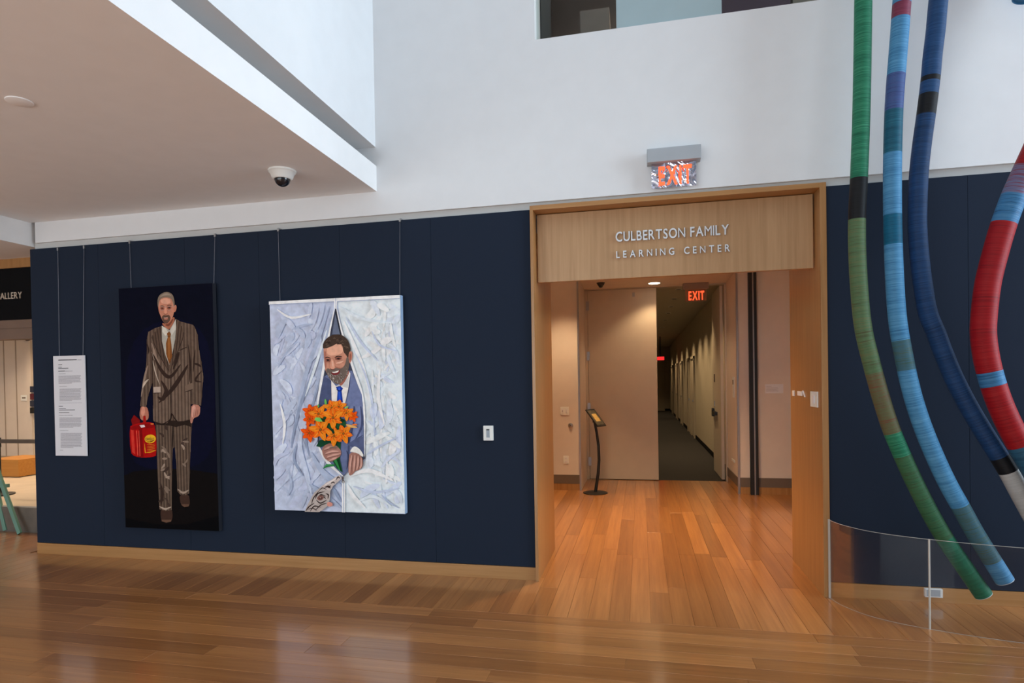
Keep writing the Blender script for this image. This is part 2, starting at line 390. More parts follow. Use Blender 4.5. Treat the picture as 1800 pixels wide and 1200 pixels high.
# double door
DZ = 3.135
df = struct(MB().box(RX0, RX0 + .045, YD - .05, YD + .10, 0, DZ + .02).box(RX1 - .02, RX1, YD - .05, YD + .10, 0, DZ + .02).box(RX0, RX1, YD - .05, YD + .10, DZ, RZ).build('door_1', M['door']))
leaf = MB().box(RX0 + .05, 5.548, YD - .045, YD, .012, DZ - .006).build('door_leaf', M['door'], df, bevel=.002)
for z in (.30, 1.20, 2.05, 2.88):
    h = MB().box(RX0 + .022, RX0 + .074, YD - .056, YD - .044, z - .075, z + .075).build('hinge', M['steel'], leaf, bevel=.003)
MB().box(5.17, 5.21, YD - .052, YD - .044, 3.0, 3.07).build('door_stop', M['steel'], leaf, bevel=.002)
leaf2 = MB().box(RX1 - .075, RX1 - .030, YD + .10, YD + 1.20, .012, DZ - .006).build('door_leaf', M['door'], df, bevel=.002)
MB().box(RX1 - .125, RX1 - .077, YD + .55, YD + 1.02, 1.02, 1.08).box(RX1 - .115, RX1 - .077, YD + .98, YD + 1.10, .98, 1.12).build('panic_bar', M['black'], leaf2, bevel=.005)
MB().box(RX1 - .082, RX1 - .074, YD + .84, YD + .98, 1.58, 1.72).build('vision_plate', M['base_dark'], leaf2)
MB().box(RX1 - .084, RX1 - .074, YD + .92, YD + .97, 1.16, 1.25).build('lock_cylinder', M['steel'], leaf2)

# corridor
CX0, CX1, CY0, CY1, CZ = 4.30, 6.744, YD + .12, 28.0, 3.31
struct(MB().box(CX0 - .1, CX1 + .1, YD + .02, CY1 + .1, -.12, -.002).build('floor_corridor', M['carpet']))
struct(MB().box(CX1, CX1 + .1, CY0, CY1, 0, CZ).build('wall_corridor_right', M['corr_wall']))
struct(MB().box(CX0 - .1, CX0, CY0, CY1, 0, CZ).build('wall_corridor_left', M['corr_wall']))
struct(MB().box(CX0 - .1, CX1 + .1, CY1, CY1 + .1, 0, CZ).box(CX0 - .1, CX1 + .1, CY0 - .02, CY0 + .04, RZ + .02, CZ).box(RX1, CX1 + .1, CY0 - .01, CY0 + .04, 0, RZ + .02).build('wall_corridor_end', M['corr_wall']))
struct(MB().box(CX0 - .1, CX1 + .1, CY0 - .02, CY1 + .1, CZ, CZ + .1).build('ceiling_corridor', M['corr_wall']))
struct(MB().box(CX1 - .012, CX1, CY0 + .05, CY1, 0, .10).box(CX0, CX1, CY1 - .012, CY1, 0, .10).build('baseboard_corridor', M['black_sat']))
for k, yy in enumerate((12.6, 14.0, 17.5, 20.5, 24.0)):
    dd = struct(MB().box(CX1 - .05, CX1, yy, yy + .07, 0, 2.25).box(CX1 - .05, CX1, yy + 1.0, yy + 1.07, 0, 2.25).box(CX1 - .05, CX1, yy, yy + 1.07, 2.2, 2.27).build('door_%d' % (k + 3), M['corr_wall']))
    MB().box(CX1 - .02, CX1 - .001, yy + .07, yy + 1.0, .01, 2.2).build('door_leaf', M['door'], dd)
    MB().box(CX1 - .07, CX1 - .02, yy + .12, yy + .2, 1.0, 1.06).build('door_handle', M['steel'], dd)
d2 = struct(MB().box(5.5, 6.5, CY1 - .05, CY1, 0, 2.25).build('door_2', M['corr_wall']))
MB().lathe([(.05, -.05), (.05, 0)], 16, (6.28, CY1 - .05, 1.1), 'y').build('door_knob', M['steel'], d2)
e3 = empty('exit_sign', (6.03, 19.9, 2.37), 'tiny red exit sign far down the dark corridor', 'exit sign', 'exit signs')
MB().box(5.90, 6.20, 19.88, 19.93, 2.385, 2.52).build('panel', M['exit_deep'], e3, bevel=.004)
MB().box(6.03, 6.07, 19.89, 19.92, 2.52, CZ).build('hanger', M['black'], e3)

# ------------------------------------------------------------------ foyer things
def downlight(loc, label, power, r=.075, lens='lamp', cone=118, color=(1, .69, .39), group='recessed ceiling downlights', blend=.6):
    x, y, z = loc
    e = empty('downlight', (x, y, z - .004), label, 'downlight', group)
    MB().lathe([(r + .02, -.006), (r + .02, 0)], 28, loc).build('trim_ring', M['white'], e)
    MB().lathe([(r, -.009), (r, -.001)], 28, loc).build('lens', M[lens], e)
    l = bpy.data.lights.new('downlight_lamp', 'SPOT'); l.energy = power; l.color = color; l.spot_size = math.radians(cone); l.spot_blend = blend; l.shadow_soft_size = .06
    o = bpy.data.objects.new('downlight_lamp', l); COL.objects.link(o); o.location = (x, y, z - .03); o.parent = e; o.matrix_parent_inverse = e.matrix_basis.inverted()
    return e
downlight((5.512, 4.916, RZ), 'round recessed downlight glowing in the ceiling just before the corridor doors', 40, .085)
downlight((4.20, 3.55, 3.5), 'recessed downlight of the foyer above the light switch', 170, cone=80)
downlight((5.50, 2.40, 3.5), 'recessed downlight in the middle of the foyer ceiling', 520, cone=96, blend=1.0)
downlight((7.30, 3.30, 3.5), 'recessed downlight of the foyer above the wall label', 40, cone=62)
downlight((5.35, 1.30, 3.5), 'recessed downlight of the foyer just behind the wooden header', 300, cone=96, blend=1.0)
for k, yy in enumerate((6.9, 8.3, 9.7, 11.1, 13.0, 15.5, 18.0, 21.0, 25.0)):
    nth = ('first', 'second', 'third', 'fourth', 'fifth', 'sixth', 'seventh', 'eighth', 'ninth')[k]
    downlight((CX1 - .75, yy, CZ), nth + ' recessed wall washer from the doors along the dark corridor ceiling', 105, .045, lens='black', cone=104, color=(1, .70, .38), group='corridor wall washers', blend=.7)

def dome_camera(loc, s, label, white=True):
    x, y, z = loc
    e = empty('security_camera', (x, y, z - .1 * s), label, 'camera', 'dome security cameras')
    MB().lathe([(.105 * s, 0), (.105 * s, -.012 * s), (.092 * s, -.020 * s), (.080 * s, -.055 * s), (.066 * s, -.068 * s)], 32, loc).build('housing', M['white' if white else 'black'], e, smooth=True)
    prof = [(.060 * s * math.cos(t), -.064 * s - .060 * s * math.sin(t)) for t in [i * math.pi / 2 / 8 for i in range(8)]] + [(.004 * s, -.124 * s)]
    MB().lathe(prof, 32, loc).build('dome', M['dome'], e, smooth=True)
M['dome'] = plain('smoked_dome', (.012, .012, .016), .08, var=.05)
ca = at(496, 300, 2, 3.321)
dome_camera((ca.x, ca.y, 3.321), 1.0, 'white dome security camera with a smoked bubble under the low soffit')
cb = at(1056, 497, 2, RZ)
dome_camera((cb.x, cb.y, RZ), .62, 'small black dome camera on the ceiling before the corridor doors', False)

# floor sign stand
e = empty('sign_stand', (4.615, 4.05, 0), 'black curved sign stand with a tilted notice standing before the beige doors', 'sign stand')
MB().lathe([(.178, 0), (.178, .008), (.16, .014), (.03, .022)], 40, (4.615, 4.05, 0)).build('base', M['black'], e, smooth=True)
pts = [(4.615, .0), (4.63, .10), (4.66, .28), (4.675, .48), (4.67, .68), (4.645, .88), (4.62, 1.02), (4.61, 1.06)]
MB().tube([(x, 4.05, z + .01) for x, z in pts], [.024, .023, .022, .021, .020, .019, .018, .017], 14).build('stem', M['black'], e, smooth=True)
# tilted plate: long edge falls to the right
pl = MB(); tl = Vector((4.487, 4.00, 1.215)); dn = Vector((.18, -.105, -.24)); wd = Vector((.11, .19, 0)); nm = dn.cross(wd).normalized()
if nm.z < 0: nm = -nm
def plate(mb, o0, a, b, th):
    v = [mb.bm.verts.new(p) for p in (o0, o0 + a, o0 + a + b, o0 + b)]; w = [mb.bm.verts.new(p + nm * th) for p in (o0, o0 + a, o0 + a + b, o0 + b)]
    mb.bm.faces.new(v); mb.bm.faces.new(w[::-1])
    for i in range(4): mb.bm.faces.new((v[i], v[(i + 1) % 4], w[(i + 1) % 4], w[i]))
    return mb
fr = plate(pl, tl, dn, wd, .014).build('frame', M['black'], e)
M['notice'] = plain('notice_print', (.10, .085, .06), .35, var=.4, scale=30); M['notice_y'] = plain('notice_yellow', (.62, .40, .12), .5, var=.2, scale=40)
plate(MB(), tl + nm * .0142 + dn * .08 + wd * .08, dn * .84, wd * .84, .001).build('notice', M['notice'], fr)
plate(MB(), tl + nm * .0156 + dn * .28 + wd * .25, dn * .44, wd * .5, .001).build('notice_block', M['notice_y'], fr)
MB().box(4.59, 4.63, 4.03, 4.07, 1.03, 1.085).build('bracket', M['black'], e, bevel=.005)

e = empty('light_switch', (4.16, YB - .006, 1.13), 'cream double light switch plate on the foyer wall left of the doors', 'switch')
MB().box(4.098, 4.224, YB - .008, YB, 1.133, 1.254).build('plate', M['white'], e, bevel=.003)
for x in (4.13, 4.19): MB().box(x - .012, x + .012, YB - .014, YB - .008, 1.165, 1.222).build('toggle', M['paper'], e, bevel=.003)
MB().box(4.124, 4.136, YB - .016, YB - .014, 1.187, 1.199).build('indicator', M['base_dark'], e)
e = empty('wall_outlet', (4.17, YB - .006, .397), 'cream power outlet low on the foyer wall left of the doors', 'outlet')
MB().box(4.130, 4.212, YB - .008, YB, .397, .517).build('plate', M['white'], e, bevel=.003)
for z in (.432, .482): MB().box(4.155, 4.187, YB - .011, YB - .008, z - .014, z + .014).build('socket', M['paper'], e, bevel=.002)
e = empty('key_switch', (4.248, YB - .006, .95), 'round metal key switch on the foyer wall under the light switch', 'switch')
MB().lathe([(.036, 0), (.036, -.012), (.022, -.02)], 24, (4.248, YB, .975), 'y').build('collar', M['steel'], e, smooth=True)
MB().lathe([(.012, -.02), (.012, -.028)], 16, (4.248, YB, .975), 'y').build('key_cylinder', M['base_dark'], e)
e = empty('wall_label', (7.10, YB - .004, 1.42), 'small pale object label on the shaded wall right of the black channel', 'label')
MB().box(6.987, 7.223, YB - .005, YB, 1.423, 1.549).build('card', M['paper'], e)
for k, (w, z) in enumerate(((.07, 1.52), (.15, 1.50), (.16, 1.485), (.14, 1.47), (.16, 1.455))): MB().box(7.0, 7.0 + w, YB - .0058, YB - .005, z - .004, z).build('text_line', M['ink_grey'], e)
# recess side wall fittings
e = empty('intercom', (RX1, 4.55, 1.35), 'cream intercom plate on the narrow side wall beside the open door', 'intercom')
MB().box(RX1 - .010, RX1, 4.47, 4.62, 1.36, 1.66).build('plate', M['white'], e, bevel=.003)
MB().box(RX1 - .014, RX1 - .010, 4.51, 4.58, 1.55, 1.62).build('speaker', M['base_dark'], e)
e = empty('wall_outlet', (RX1, 4.65, .38), 'cream low outlet plate on the narrow side wall beside the open door', 'outlet')
MB().box(RX1 - .010, RX1, 4.52, 4.80, .40, .435).build('plate', M['white'], e, bevel=.002)
MB().box(RX1 - .012, RX1 - .010, 4.60, 4.70, .41, .425).build('socket', M['paper'], e)
# right jamb fittings
e = empty('wall_switch', (JR, .18, 1.41), 'white blank switch plate on the right wooden jamb', 'switch')
MB().box(JR - .007, JR, .080, .276, 1.412, 1.532).build('plate', M['white'], e, bevel=.002)
MB().box(JR - .012, JR - .007, .150, .205, 1.44, 1.50).build('rocker', M['paper'], e, bevel=.002)
o = MB().box(JR - .004, JR, .81, .88, 1.480, 1.528).build('door_tag', M['paper']); tag(o, 'tiny pale tag at the inner edge of the right wooden jamb', 'tag')
o = MB().box(JR - .004, JR, .545, .70, 1.488, 1.526).build('door_tag', M['paper']); tag(o, 'small oblong pale tag on the right wooden jamb beside the slanted strip', 'tag')
o = MB().bar((JR - .002, .45, 1.482), (JR - .002, .51, 1.532), .004, .014, (1, 0, 0)).build('tape_strip', M['paper']); tag(o, 'thin slanted pale strip on the right wooden jamb', 'strip')

# ------------------------------------------------------------------ thermostat, floor-level plate
e = empty('thermostat', (4.033, -.01, 1.16), 'white wall thermostat with a narrow grey display on the navy wall left of the portal', 'thermostat')
MB().box(3.991, 4.075, -.022, 0, 1.160, 1.284).build('case', M['white'], e, bevel=.004)
MB().box(4.018, 4.045, -.0245, -.021, 1.186, 1.258).build('display', M['screen'], e)
MB().box(4.018, 4.045, -.0255, -.0245, 1.246, 1.257).build('display_band', M['black'], e)
MB().box(4.018, 4.055, -.0245, -.021, 1.168, 1.178).build('button', M['paper'], e)
e = empty('outlet_box', (7.317, -.01, .045), 'small grey metal outlet box on the baseboard below the coloured tubes', 'outlet')
MB().box(7.262, 7.374, -.030, -.004, .045, .106).build('frame', M['white'], e, bevel=.003)
MB().box(7.270, 7.358, -.032, -.030, .053, .100).build('cover', M['grey'], e, bevel=.001)

# ------------------------------------------------------------------ soffit volume on the left
SX = 3.068
sf = struct(MB().box(-.66, SX, -8.0, 0, 3.321, 3.541).build('ceiling_soffit', M['soffit'], bevel=.0))
MB().box(-3, SX - .55, -8.0, 0, 3.541, 3.71).build('slot_back', M['white_wall'], sf)
struct(MB().box(-6, SX - .005, -8.0, 0, 3.705, ROOF).build('wall_bulkhead', M['white_wall']))
struct(MB().box(-6, -.66, -8.0, .42, 3.085, 3.7).build('ceiling_low', M['soffit']))
e = empty('ceiling_speaker', (1.794, -2.116, 3.315), 'round flat pinkish cover disc on the low soffit at the left', 'ceiling disc')
MB().lathe([(.068, 0), (.068, -.005), (.060, -.008)], 36, (1.794, -2.116, 3.321)).build('cover', M['soffit'], e, smooth=True)
# atrium shell outside the view
struct(MB().box(-9, 16, -16, .3, ROOF, ROOF + .1).build('ceiling', M['white_wall']))
struct(MB().box(-9.1, -9, -16, 6, 0, ROOF).build('wall_far_left', M['white_wall']))

# ------------------------------------------------------------------ gallery entrance at the far left
GY = .42
struct(MB().box(-6, XL + .012, GY - .02, GY + .02, 2.985, 3.085).build('trim_6', M['jamb']))
gb = struct(MB().box(-6, XL + .012, GY, GY + .05, 2.42, 2.99).build('wall_gallery_header', M['black_sat']))
struct(MB().box(-6, XL + .012, GY + .005, GY + .12, 2.33, 2.42).build('trim_7', M['taupe']))
struct(MB().box(-6, XL + .012, GY + .02, GY + .14, 2.21, 2.33).build('trim_8', M['taupe']))
ga = at(39, 512, 1, GY); gz = at(39, 524, 1, GY)
sgl = empty('gallery_lettering', (ga.x - .3, GY - .005, gz.z), 'pale letters reading GALLERY on the black header at the far left', 'sign')
M['letter_tan'] = plain('letter_tan', (.62, .52, .42), .5)
lettering(sgl, 'GALLERY', at(-6, 520, 1, GY).x, ga.x, gz.z, ga.z - gz.z, GY - .004, .008, M['letter_tan'], gap=.10)
struct(MB().box(-7, XL + .3, .74, 6.0, -.1, .30).build('floor_platform', M['stone']))
struct(MB().box(-7, XL + .3, .725, .74, 0, .285).build('trim_9', M['stone_dark']))
struct(MB().box(-7.1, -7, -.02, 6, 0, 3.5).build('wall_gallery_left', M['beige']))
gw = struct(MB().box(-8, XL + .3, 4.2, 4.3, .3, 3.5).build('wall_gallery_back', M['beige']))
for px in (9, 30): q = at(px, 700, 1, 4.2); MB().box(q.x - .008, q.x + .008, 4.19, 4.2, .3, 3.3).build('panel_joint', M['dim_tan'], gw)
a = at(31, 838, 1, 4.2); b = at(53, 833, 1, 4.2); c0 = at(31, 845, 1, 4.2)
struct(MB().box(-8, b.x, 4.185, 4.2, .3, .3 + .12).build('baseboard_gallery', M['dim_tan']))
q = at(53, 700, 1, 4.2)
d9 = struct(MB().box(q.x, q.x + .10, 4.14, 4.2, .3, 2.62).box(q.x, q.x + 1.2, 4.14, 4.2, 2.55, 2.65).build('door_9', M['beige']))
MB().box(q.x + .10, q.x + 1.1, 4.17, 4.2, .3, 2.55).build('door_leaf', M['door'], d9)
struct(MB().box(XL + .3, XL + .4, .3, 4.3, 0, 3.5).build('wall_gallery_right', M['beige']))
struct(MB().box(-8, XL + .4, GY + .12, 4.3, 3.5, 3.6).build('ceiling_gallery', M['soffit']))
l1, l2 = at(37.5, 694, 1, 4.2), at(48.5, 704, 1, 4.2)
e = empty('room_sign', (l1.x, 4.195, l2.z), 'small cream room sign on the gallery back wall', 'sign')
MB().box(l1.x, l2.x, 4.188, 4.2, l2.z, l1.z).build('plate', M['white'], e); MB().box(l1.x + .03, l2.x - .03, 4.186, 4.188, (l1.z + l2.z) / 2 - .012, (l1.z + l2.z) / 2 + .012).build('text_line', M['base_dark'], e)
M['maroon'] = plain('maroon', (.10, .012, .02), .6); M['navy'] = plain('navy', (.02, .025, .05), .6)
for k, (yy, mm, lab) in enumerate(((684, 'navy', 'uppermost of the small navy squares on the gallery door frame'), (697, 'maroon', 'small maroon square among the squares on the gallery door frame'), (709, 'navy', 'navy square directly under the maroon one on the gallery door frame'), (721, 'black', 'lowest and darkest small square on the gallery door frame'))):
    c = at(56.5, yy, 1, 4.12); o = MB().box(c.x - .04, c.x + .06, 4.11, 4.14, c.z - .055, c.z + .055).build('sample_square', M[mm], bevel=.004); tag(o, lab, 'square', 'sample squares on the gallery door frame')
bx0, bx1 = at(-25, 830, 1, 2.6), at(32, 808, 1, 2.6); bz = at(32, 838, 1, 2.6)
e = empty('wooden_bench', ((bx0.x + bx1.x) / 2, 2.9, .3), 'orange wooden box bench on a dark recessed plinth inside the gallery', 'bench')
MB().box(bx0.x, bx1.x, 2.6, 3.2, bz.z, bx1.z).build('seat_box', M['orange_wood'], e, bevel=.006)
MB().box(bx0.x + .05, bx1.x - .05, 2.65, 3.15, .30, bz.z).build('plinth', M['black_sat'], e)
r1, r2 = at(30, 772, 1, 1.3), at(30, 779, 1, 1.3)
px0 = at(-4, 780, 1, 1.3).x
e = empty('belt_barrier', (px0, 1.3, .3), 'dark retractable belt barrier stretched across the gallery entrance', 'barrier')
MB().lathe([(.17, 0), (.17, .015), (.03, .03), (.03, r2.z - .35), (.036, r2.z - .35), (.036, r1.z - .28)], 28, (px0, 1.3, .3)).build('post', M['black'], e, smooth=True)
MB().box(px0 + .03, XL + .28, 1.297, 1.303, r2.z, r1.z).build('belt', M['base_dark'], e)
# mint easel sign
f1 = at(35, 939, 2, 0); f2 = at(16, 932, 2, 0); k1 = at(0, 840, 1, f1.y + .06)
e = empty('easel', (f1.x - .4, f1.y, 0), 'mint green folding easel standing before the gallery step', 'easel')
dirn = (k1 - Vector((f1.x, f1.y, 0))); topz = 1.25; tip = Vector((f1.x, f1.y, 0)) + dirn * (topz / dirn.z)
def leg(foot, topp): MB().bar(foot, topp, .05, .028, (0, 1, 0)).build('leg', M['green'], e, bevel=.003)
leg((f1.x, f1.y, .012), tip)
leg((2 * tip.x - f1.x - .1, f1.y, .012), tip + Vector((-.1, 0, 0)))
leg((f2.x, f1.y + .10, .012), tip + Vector((-.03, .04, 0)))
MB().box(2 * tip.x - f1.x + .15, f1.x - .25, tip.y - .06, tip.y - .02, .52, .56).build('ledge', M['green'], e, bevel=.003)

downlight((6.2, 1.3, 7.2), 'added unseen fill lamp brightening the room behind the upper window', 170, cone=150, color=(1, .86, .72), group='added fill lamps')  # added lamp, lifts the interior seen through the upper panes
# gallery lamps
for (x, y, w, wh) in ((-3.2, 2.2, 260, 'middle'), (-1.8, 1.6, 110, 'right-hand'), (-4.8, 3.0, 240, 'left-hand')):
    downlight((x, y, 3.5), wh + ' recessed downlight in the gallery ceiling behind the black header', w, cone=110, color=(1, .74, .48), group='gallery downlights')

# ------------------------------------------------------------------ hanging cables
M['cable'] = plain('braided_cable', (.16, .16, .18), .5, .5)
def cables(root, pts, zt, zb, y0, y1):
    for x0, x1 in pts:
        MB().tube([(x0, y0, zt), (x1, y1, zb)], .0020, 8).build('hanging_cable', M['cable'], root, smooth=True)
        MB().box(x0 - .008, x0 + .008, y0 - .004, .03, zt - .01, zt + .02).build('cable_hook', M['steel'], root)

# ------------------------------------------------------------------ painted pictures
def paint_mat():
    m = bpy.data.materials.new('oil_paint'); n, l, b = nodes(m)
    at_ = n.new('ShaderNodeAttribute'); at_.attribute_name = 'Col'
    tc = n.new('ShaderNodeTexCoord'); nz = n.new('ShaderNodeTexNoise'); nz.inputs['Scale'].default_value = 22; nz.inputs['Detail'].default_value = 5
    l.new(tc.outputs['Object'], nz.inputs['Vector'])
    rp = n.new('ShaderNodeValToRGB'); rp.color_ramp.elements[0].position = .3; rp.color_ramp.elements[1].position = .7
    rp.color_ramp.elements[0].color = (.86, .86, .86, 1); rp.color_ramp.elements[1].color = (1.1, 1.1, 1.1, 1); l.new(nz.outputs['Fac'], rp.inputs['Fac'])
    mx = n.new('ShaderNodeMix'); mx.data_type = 'RGBA'; mx.blend_type = 'MULTIPLY'; mx.inputs[0].default_value = 1
    l.new(at_.outputs['Color'], mx.inputs[6]); l.new(rp.outputs['Color'], mx.inputs[7]); l.new(mx.outputs[2], b.inputs['Base Color'])
    setin(b, 'Roughness', .7); setin(b, 'Specular IOR Level', .06)
    return m
M['paint'] = paint_mat()

def homography(src, dst):
    A = []; B = []
    for (x, y), (u, v) in zip(src, dst):
        A.append([x, y, 1, 0, 0, 0, -u * x, -u * y]); B.append(u)
        A.append([0, 0, 0, x, y, 1, -v * x, -v * y]); B.append(v)
    h = np.linalg.solve(np.array(A, float), np.array(B, float)); return np.append(h, 1).reshape(3, 3)

def catmull(P4, n):
    out = []
    for i in range(len(P4) - 1):
        p0, p1, p2, p3 = P4[max(i - 1, 0)], P4[i], P4[i + 1], P4[min(i + 2, len(P4) - 1)]
        for k in range(n):
            t = k / n; out.append(.5 * ((2 * p1) + (p2 - p0) * t + (2 * p0 - 5 * p1 + 4 * p2 - p3) * t * t + (3 * p1 - p0 - 3 * p2 + p3) * t ** 3))
    out.append(P4[-1]); return out

class Picture:
    """flat painted picture; shapes are given in photo pixels of the picture and laid out on its canvas"""
    def __init__(s, quad, x0, x1, z0, z1, y_bottom, y_top, gain):
        s.H = homography(quad, [(x0, z1), (x1, z1), (x1, z0), (x0, z0)]); s.r = (x0, x1, z0, z1); s.yb, s.yt = y_bottom, y_top
        s.v = []; s.f = []; s.c = []; s.layer = 0; s.gain = gain; s.o = (0, 0); s.s = 1
    def crop(s, ox, oy, sc): s.o = (ox, oy); s.s = sc
    def pt(s, p):
        x, y = s.o[0] + p[0] / s.s, s.o[1] + p[1] / s.s
        q = s.H @ np.array([x, y, 1.0]); x, z = q[0] / q[2], q[1] / q[2]
        x = min(max(x, s.r[0] + .001), s.r[1] - .001); z = min(max(z, s.r[2] + .001), s.r[3] - .001)
        return x, z
    def face(s, pts, c):
        i = len(s.v)
        for p in pts:
            x, z = s.pt(p); t = (z - s.r[2]) / (s.r[3] - s.r[2])
            s.v.append((x, s.yb + (s.yt - s.yb) * t - .0003 - .00006 * s.layer, z))
        s.f.append(list(range(i, i + len(pts)))); s.c.append(lin(c))
    def poly(s, c, *pts, smooth=0, same=False):
        pts = list(pts)
        for _ in range(smooth):
            q = []
            for a, b in zip(pts, pts[1:] + pts[:1]): q += [(a[0] * .75 + b[0] * .25, a[1] * .75 + b[1] * .25), (a[0] * .25 + b[0] * .75, a[1] * .25 + b[1] * .75)]
            pts = q
        if not same: s.layer += 1
        s.face(pts, c)
    def ell(s, c, cx, cy, rx, ry, rot=0, n=18, same=False):
        co, si = math.cos(rot), math.sin(rot)
        s.poly(c, *[(cx + rx * math.cos(t) * co - ry * math.sin(t) * si, cy + rx * math.cos(t) * si + ry * math.sin(t) * co) for t in [2 * math.pi * k / n for k in range(n)]], same=same)
    def stroke(s, c, pts, w, same=False):
        """tapered brush stroke"""
        if len(pts) > 2:
            q = [Vector((p[0], p[1], 0)) for p in pts]; pts = [(v.x, v.y) for v in catmull(q, 5)]
        n = len(pts); L = []; Rr = []
        for i, p in enumerate(pts):
            a = pts[max(0, i - 1)]; b = pts[min(n - 1, i + 1)]; dx, dy = b[0] - a[0], b[1] - a[1]; d = math.hypot(dx, dy) or 1
            k = w * (.12 + .88 * math.sin(math.pi * (i + .5) / n)) / 2
            L.append((p[0] - dy / d * k, p[1] + dx / d * k)); Rr.append((p[0] + dy / d * k, p[1] - dx / d * k))
        s.poly(c, *(L + Rr[::-1]), same=same)
    def stripes(s, c, poly, x0, x1, step, w, slant=0.0):
        s.layer += 1; n = len(poly); x = x0
        while x < x1:
            ts = []
            for (ax, ay), (bx, by) in zip(poly, poly[1:] + poly[:1]):
                fa = ax - (x + slant * ay); fb = bx - (x + slant * by)
                if (fa < 0) != (fb < 0): ts.append(ay + (by - ay) * fa / (fa - fb))
            ts.sort()
            for a, b in zip(ts[::2], ts[1::2]):
                s.face([(x + slant * a - w / 2, a), (x + slant * a + w / 2, a), (x + slant * b + w / 2, b), (x + slant * b - w / 2, b)], c)
            x += step
    def build(s, parent, name='painted_image'):
        me = bpy.data.meshes.new(name); me.from_pydata(s.v, [], s.f)
        ca = me.color_attributes.new('Col', 'FLOAT_COLOR', 'CORNER'); k = 0
        for p, c in zip(me.polygons, s.c):
            for li in p.loop_indices: ca.data[li].color = (*[min(1, v * s.gain) for v in c], 1)
        bm = bmesh.new(); bm.from_mesh(me)
        for f in bm.faces:
            f.normal_update()
            if f.normal.y > 0: f.normal_flip()
        bm.to_mesh(me); bm.free()
        me.materials.append(M['paint'])
        o = bpy.data.objects.new(name, me); COL.objects.link(o); o.parent = parent; o.matrix_parent_inverse = parent.matrix_basis.inverted()
        return o

def canvas_body(e, x0, x1, z0, z1, yb, yt, th, mat):
    mb = MB(); v = [mb.bm.verts.new(p) for p in ((x0, yb, z0), (x1, yb, z0), (x1, yb + th, z0), (x0, yb + th, z0), (x0, yt, z1), (x1, yt, z1), (x1, yt + th, z1), (x0, yt + th, z1))]
    for f in ((0, 3, 2, 1), (4, 5, 6, 7), (0, 1, 5, 4), (1, 2, 6, 5), (2, 3, 7, 6), (3, 0, 4, 7)): mb.bm.faces.new([v[i] for i in f])
    return mb.build('canvas', mat, e)

# ---------------------------------------------- picture one: man in a brown pinstripe suit with a red can
GAIN1, GAIN2 = 1.3, 1.4
x0, x1, z0, z1 = .433, 1.462, .313, 2.601
e = empty('painting', (.95, -.03, z0), 'tall dark painting of a man in a brown pinstripe suit carrying a red fuel can', 'painting', 'paintings on the navy wall')
M['canvas_dark'] = plain('painted_canvas_edge_dark', (.008, .009, .016), .7, var=.1)
canvas_body(e, x0, x1, z0, z1, -.050, -.065, .045, M['canvas_dark'])
cables(e, [(.520, .535), (1.458, 1.44)], 3.045, z1 - .02, -.012, -.02)
P = Picture([(215, 508), (378.5, 497), (384.5, 933), (219, 926)], x0, x1, z0, z1, -.050, -.065, GAIN1)
P.poly((7, 9, 24), (215, 508), (378.5, 497), (384.5, 933), (219, 926))
P.crop(200, 480, 2.61)
P.poly((8, 10, 32), (60, 300), (60, 840), (160, 900), (380, 890), (470, 800), (470, 300), (300, 180), smooth=2)
P.poly((13, 9, 9), (40, 925), (90, 905), (200, 895), (330, 892), (490, 915), (500, 1200), (40, 1190))
P.poly((4, 4, 6), (40, 1120), (200, 1150), (330, 1150), (490, 1110), (500, 1200), (40, 1190))
SUIT, SUIT_L, SUIT_D, LINE = (92, 74, 62), (139, 117, 102), (50, 36, 30), (52, 39, 33)
# shoes
P.poly((61, 42, 34), (214, 1078), (266, 1078), (268, 1115), (262, 1136), (240, 1141), (217, 1135), (212, 1110), smooth=1)
P.poly((96, 70, 55), (216, 1128), (262, 1128), (260, 1137), (238, 1142), (218, 1136))
P.poly((61, 42, 34), (300, 1010), (344, 1008), (349, 1050), (344, 1066), (324, 1070), (306, 1060), smooth=1)
P.poly((92, 66, 52), (308, 1056), (345, 1056), (342, 1066), (322, 1070))
# trousers
TR = [(196, 672), (200, 760), (201, 880), (205, 1000), (208, 1080), (236, 1088), (264, 1083), (266, 980), (269, 880), (273, 800), (283, 790), (289, 870), (291, 960), (291, 995), (305, 1012), (328, 1014), (346, 1006), (350, 900), (355, 800), (360, 720), (366, 664), (280, 640)]
P.poly((88, 71, 59), *TR); P.stripes((64, 50, 42), TR, 190, 380, 13.5, 4.0, .012); P.stripes((108, 90, 76), TR, 196, 380, 13.5, 2.0, .012)
P.poly((40, 29, 24), (198, 672), (364, 668), (360, 700), (330, 690), (290, 700), (262, 694), (200, 690))
rs = random.Random(5)
for k in range(26):
    rl = k % 4 == 3; yy = rs.uniform(700, 1060) if not rl else rs.uniform(720, 985); xx = rs.uniform(212, 256) if not rl else rs.uniform(300, 340)
    an = rs.uniform(-.9, 1.1); L = rs.uniform(14, 26); dx, dy = math.cos(an) * L * .6, math.sin(an) * L
    P.stroke(rs.choice([(134, 114, 99), (58, 44, 38), (120, 101, 87), (66, 51, 44), (150, 130, 114)]), [(xx - dx, yy - dy), (xx + rs.uniform(-5, 5), yy), (xx + dx, yy + dy)], rs.uniform(7, 13))
P.stroke((52, 38, 32), [(216, 960), (222, 1010), (216, 1060)], 12); P.stroke((150, 130, 114), [(293, 985), (318, 1003), (345, 990)], 10); P.stroke((164, 144, 128), [(208, 1066), (235, 1078), (263, 1068)], 9)
P.stroke((30, 22, 20), [(276, 690), (275, 740), (273, 800)], 5)
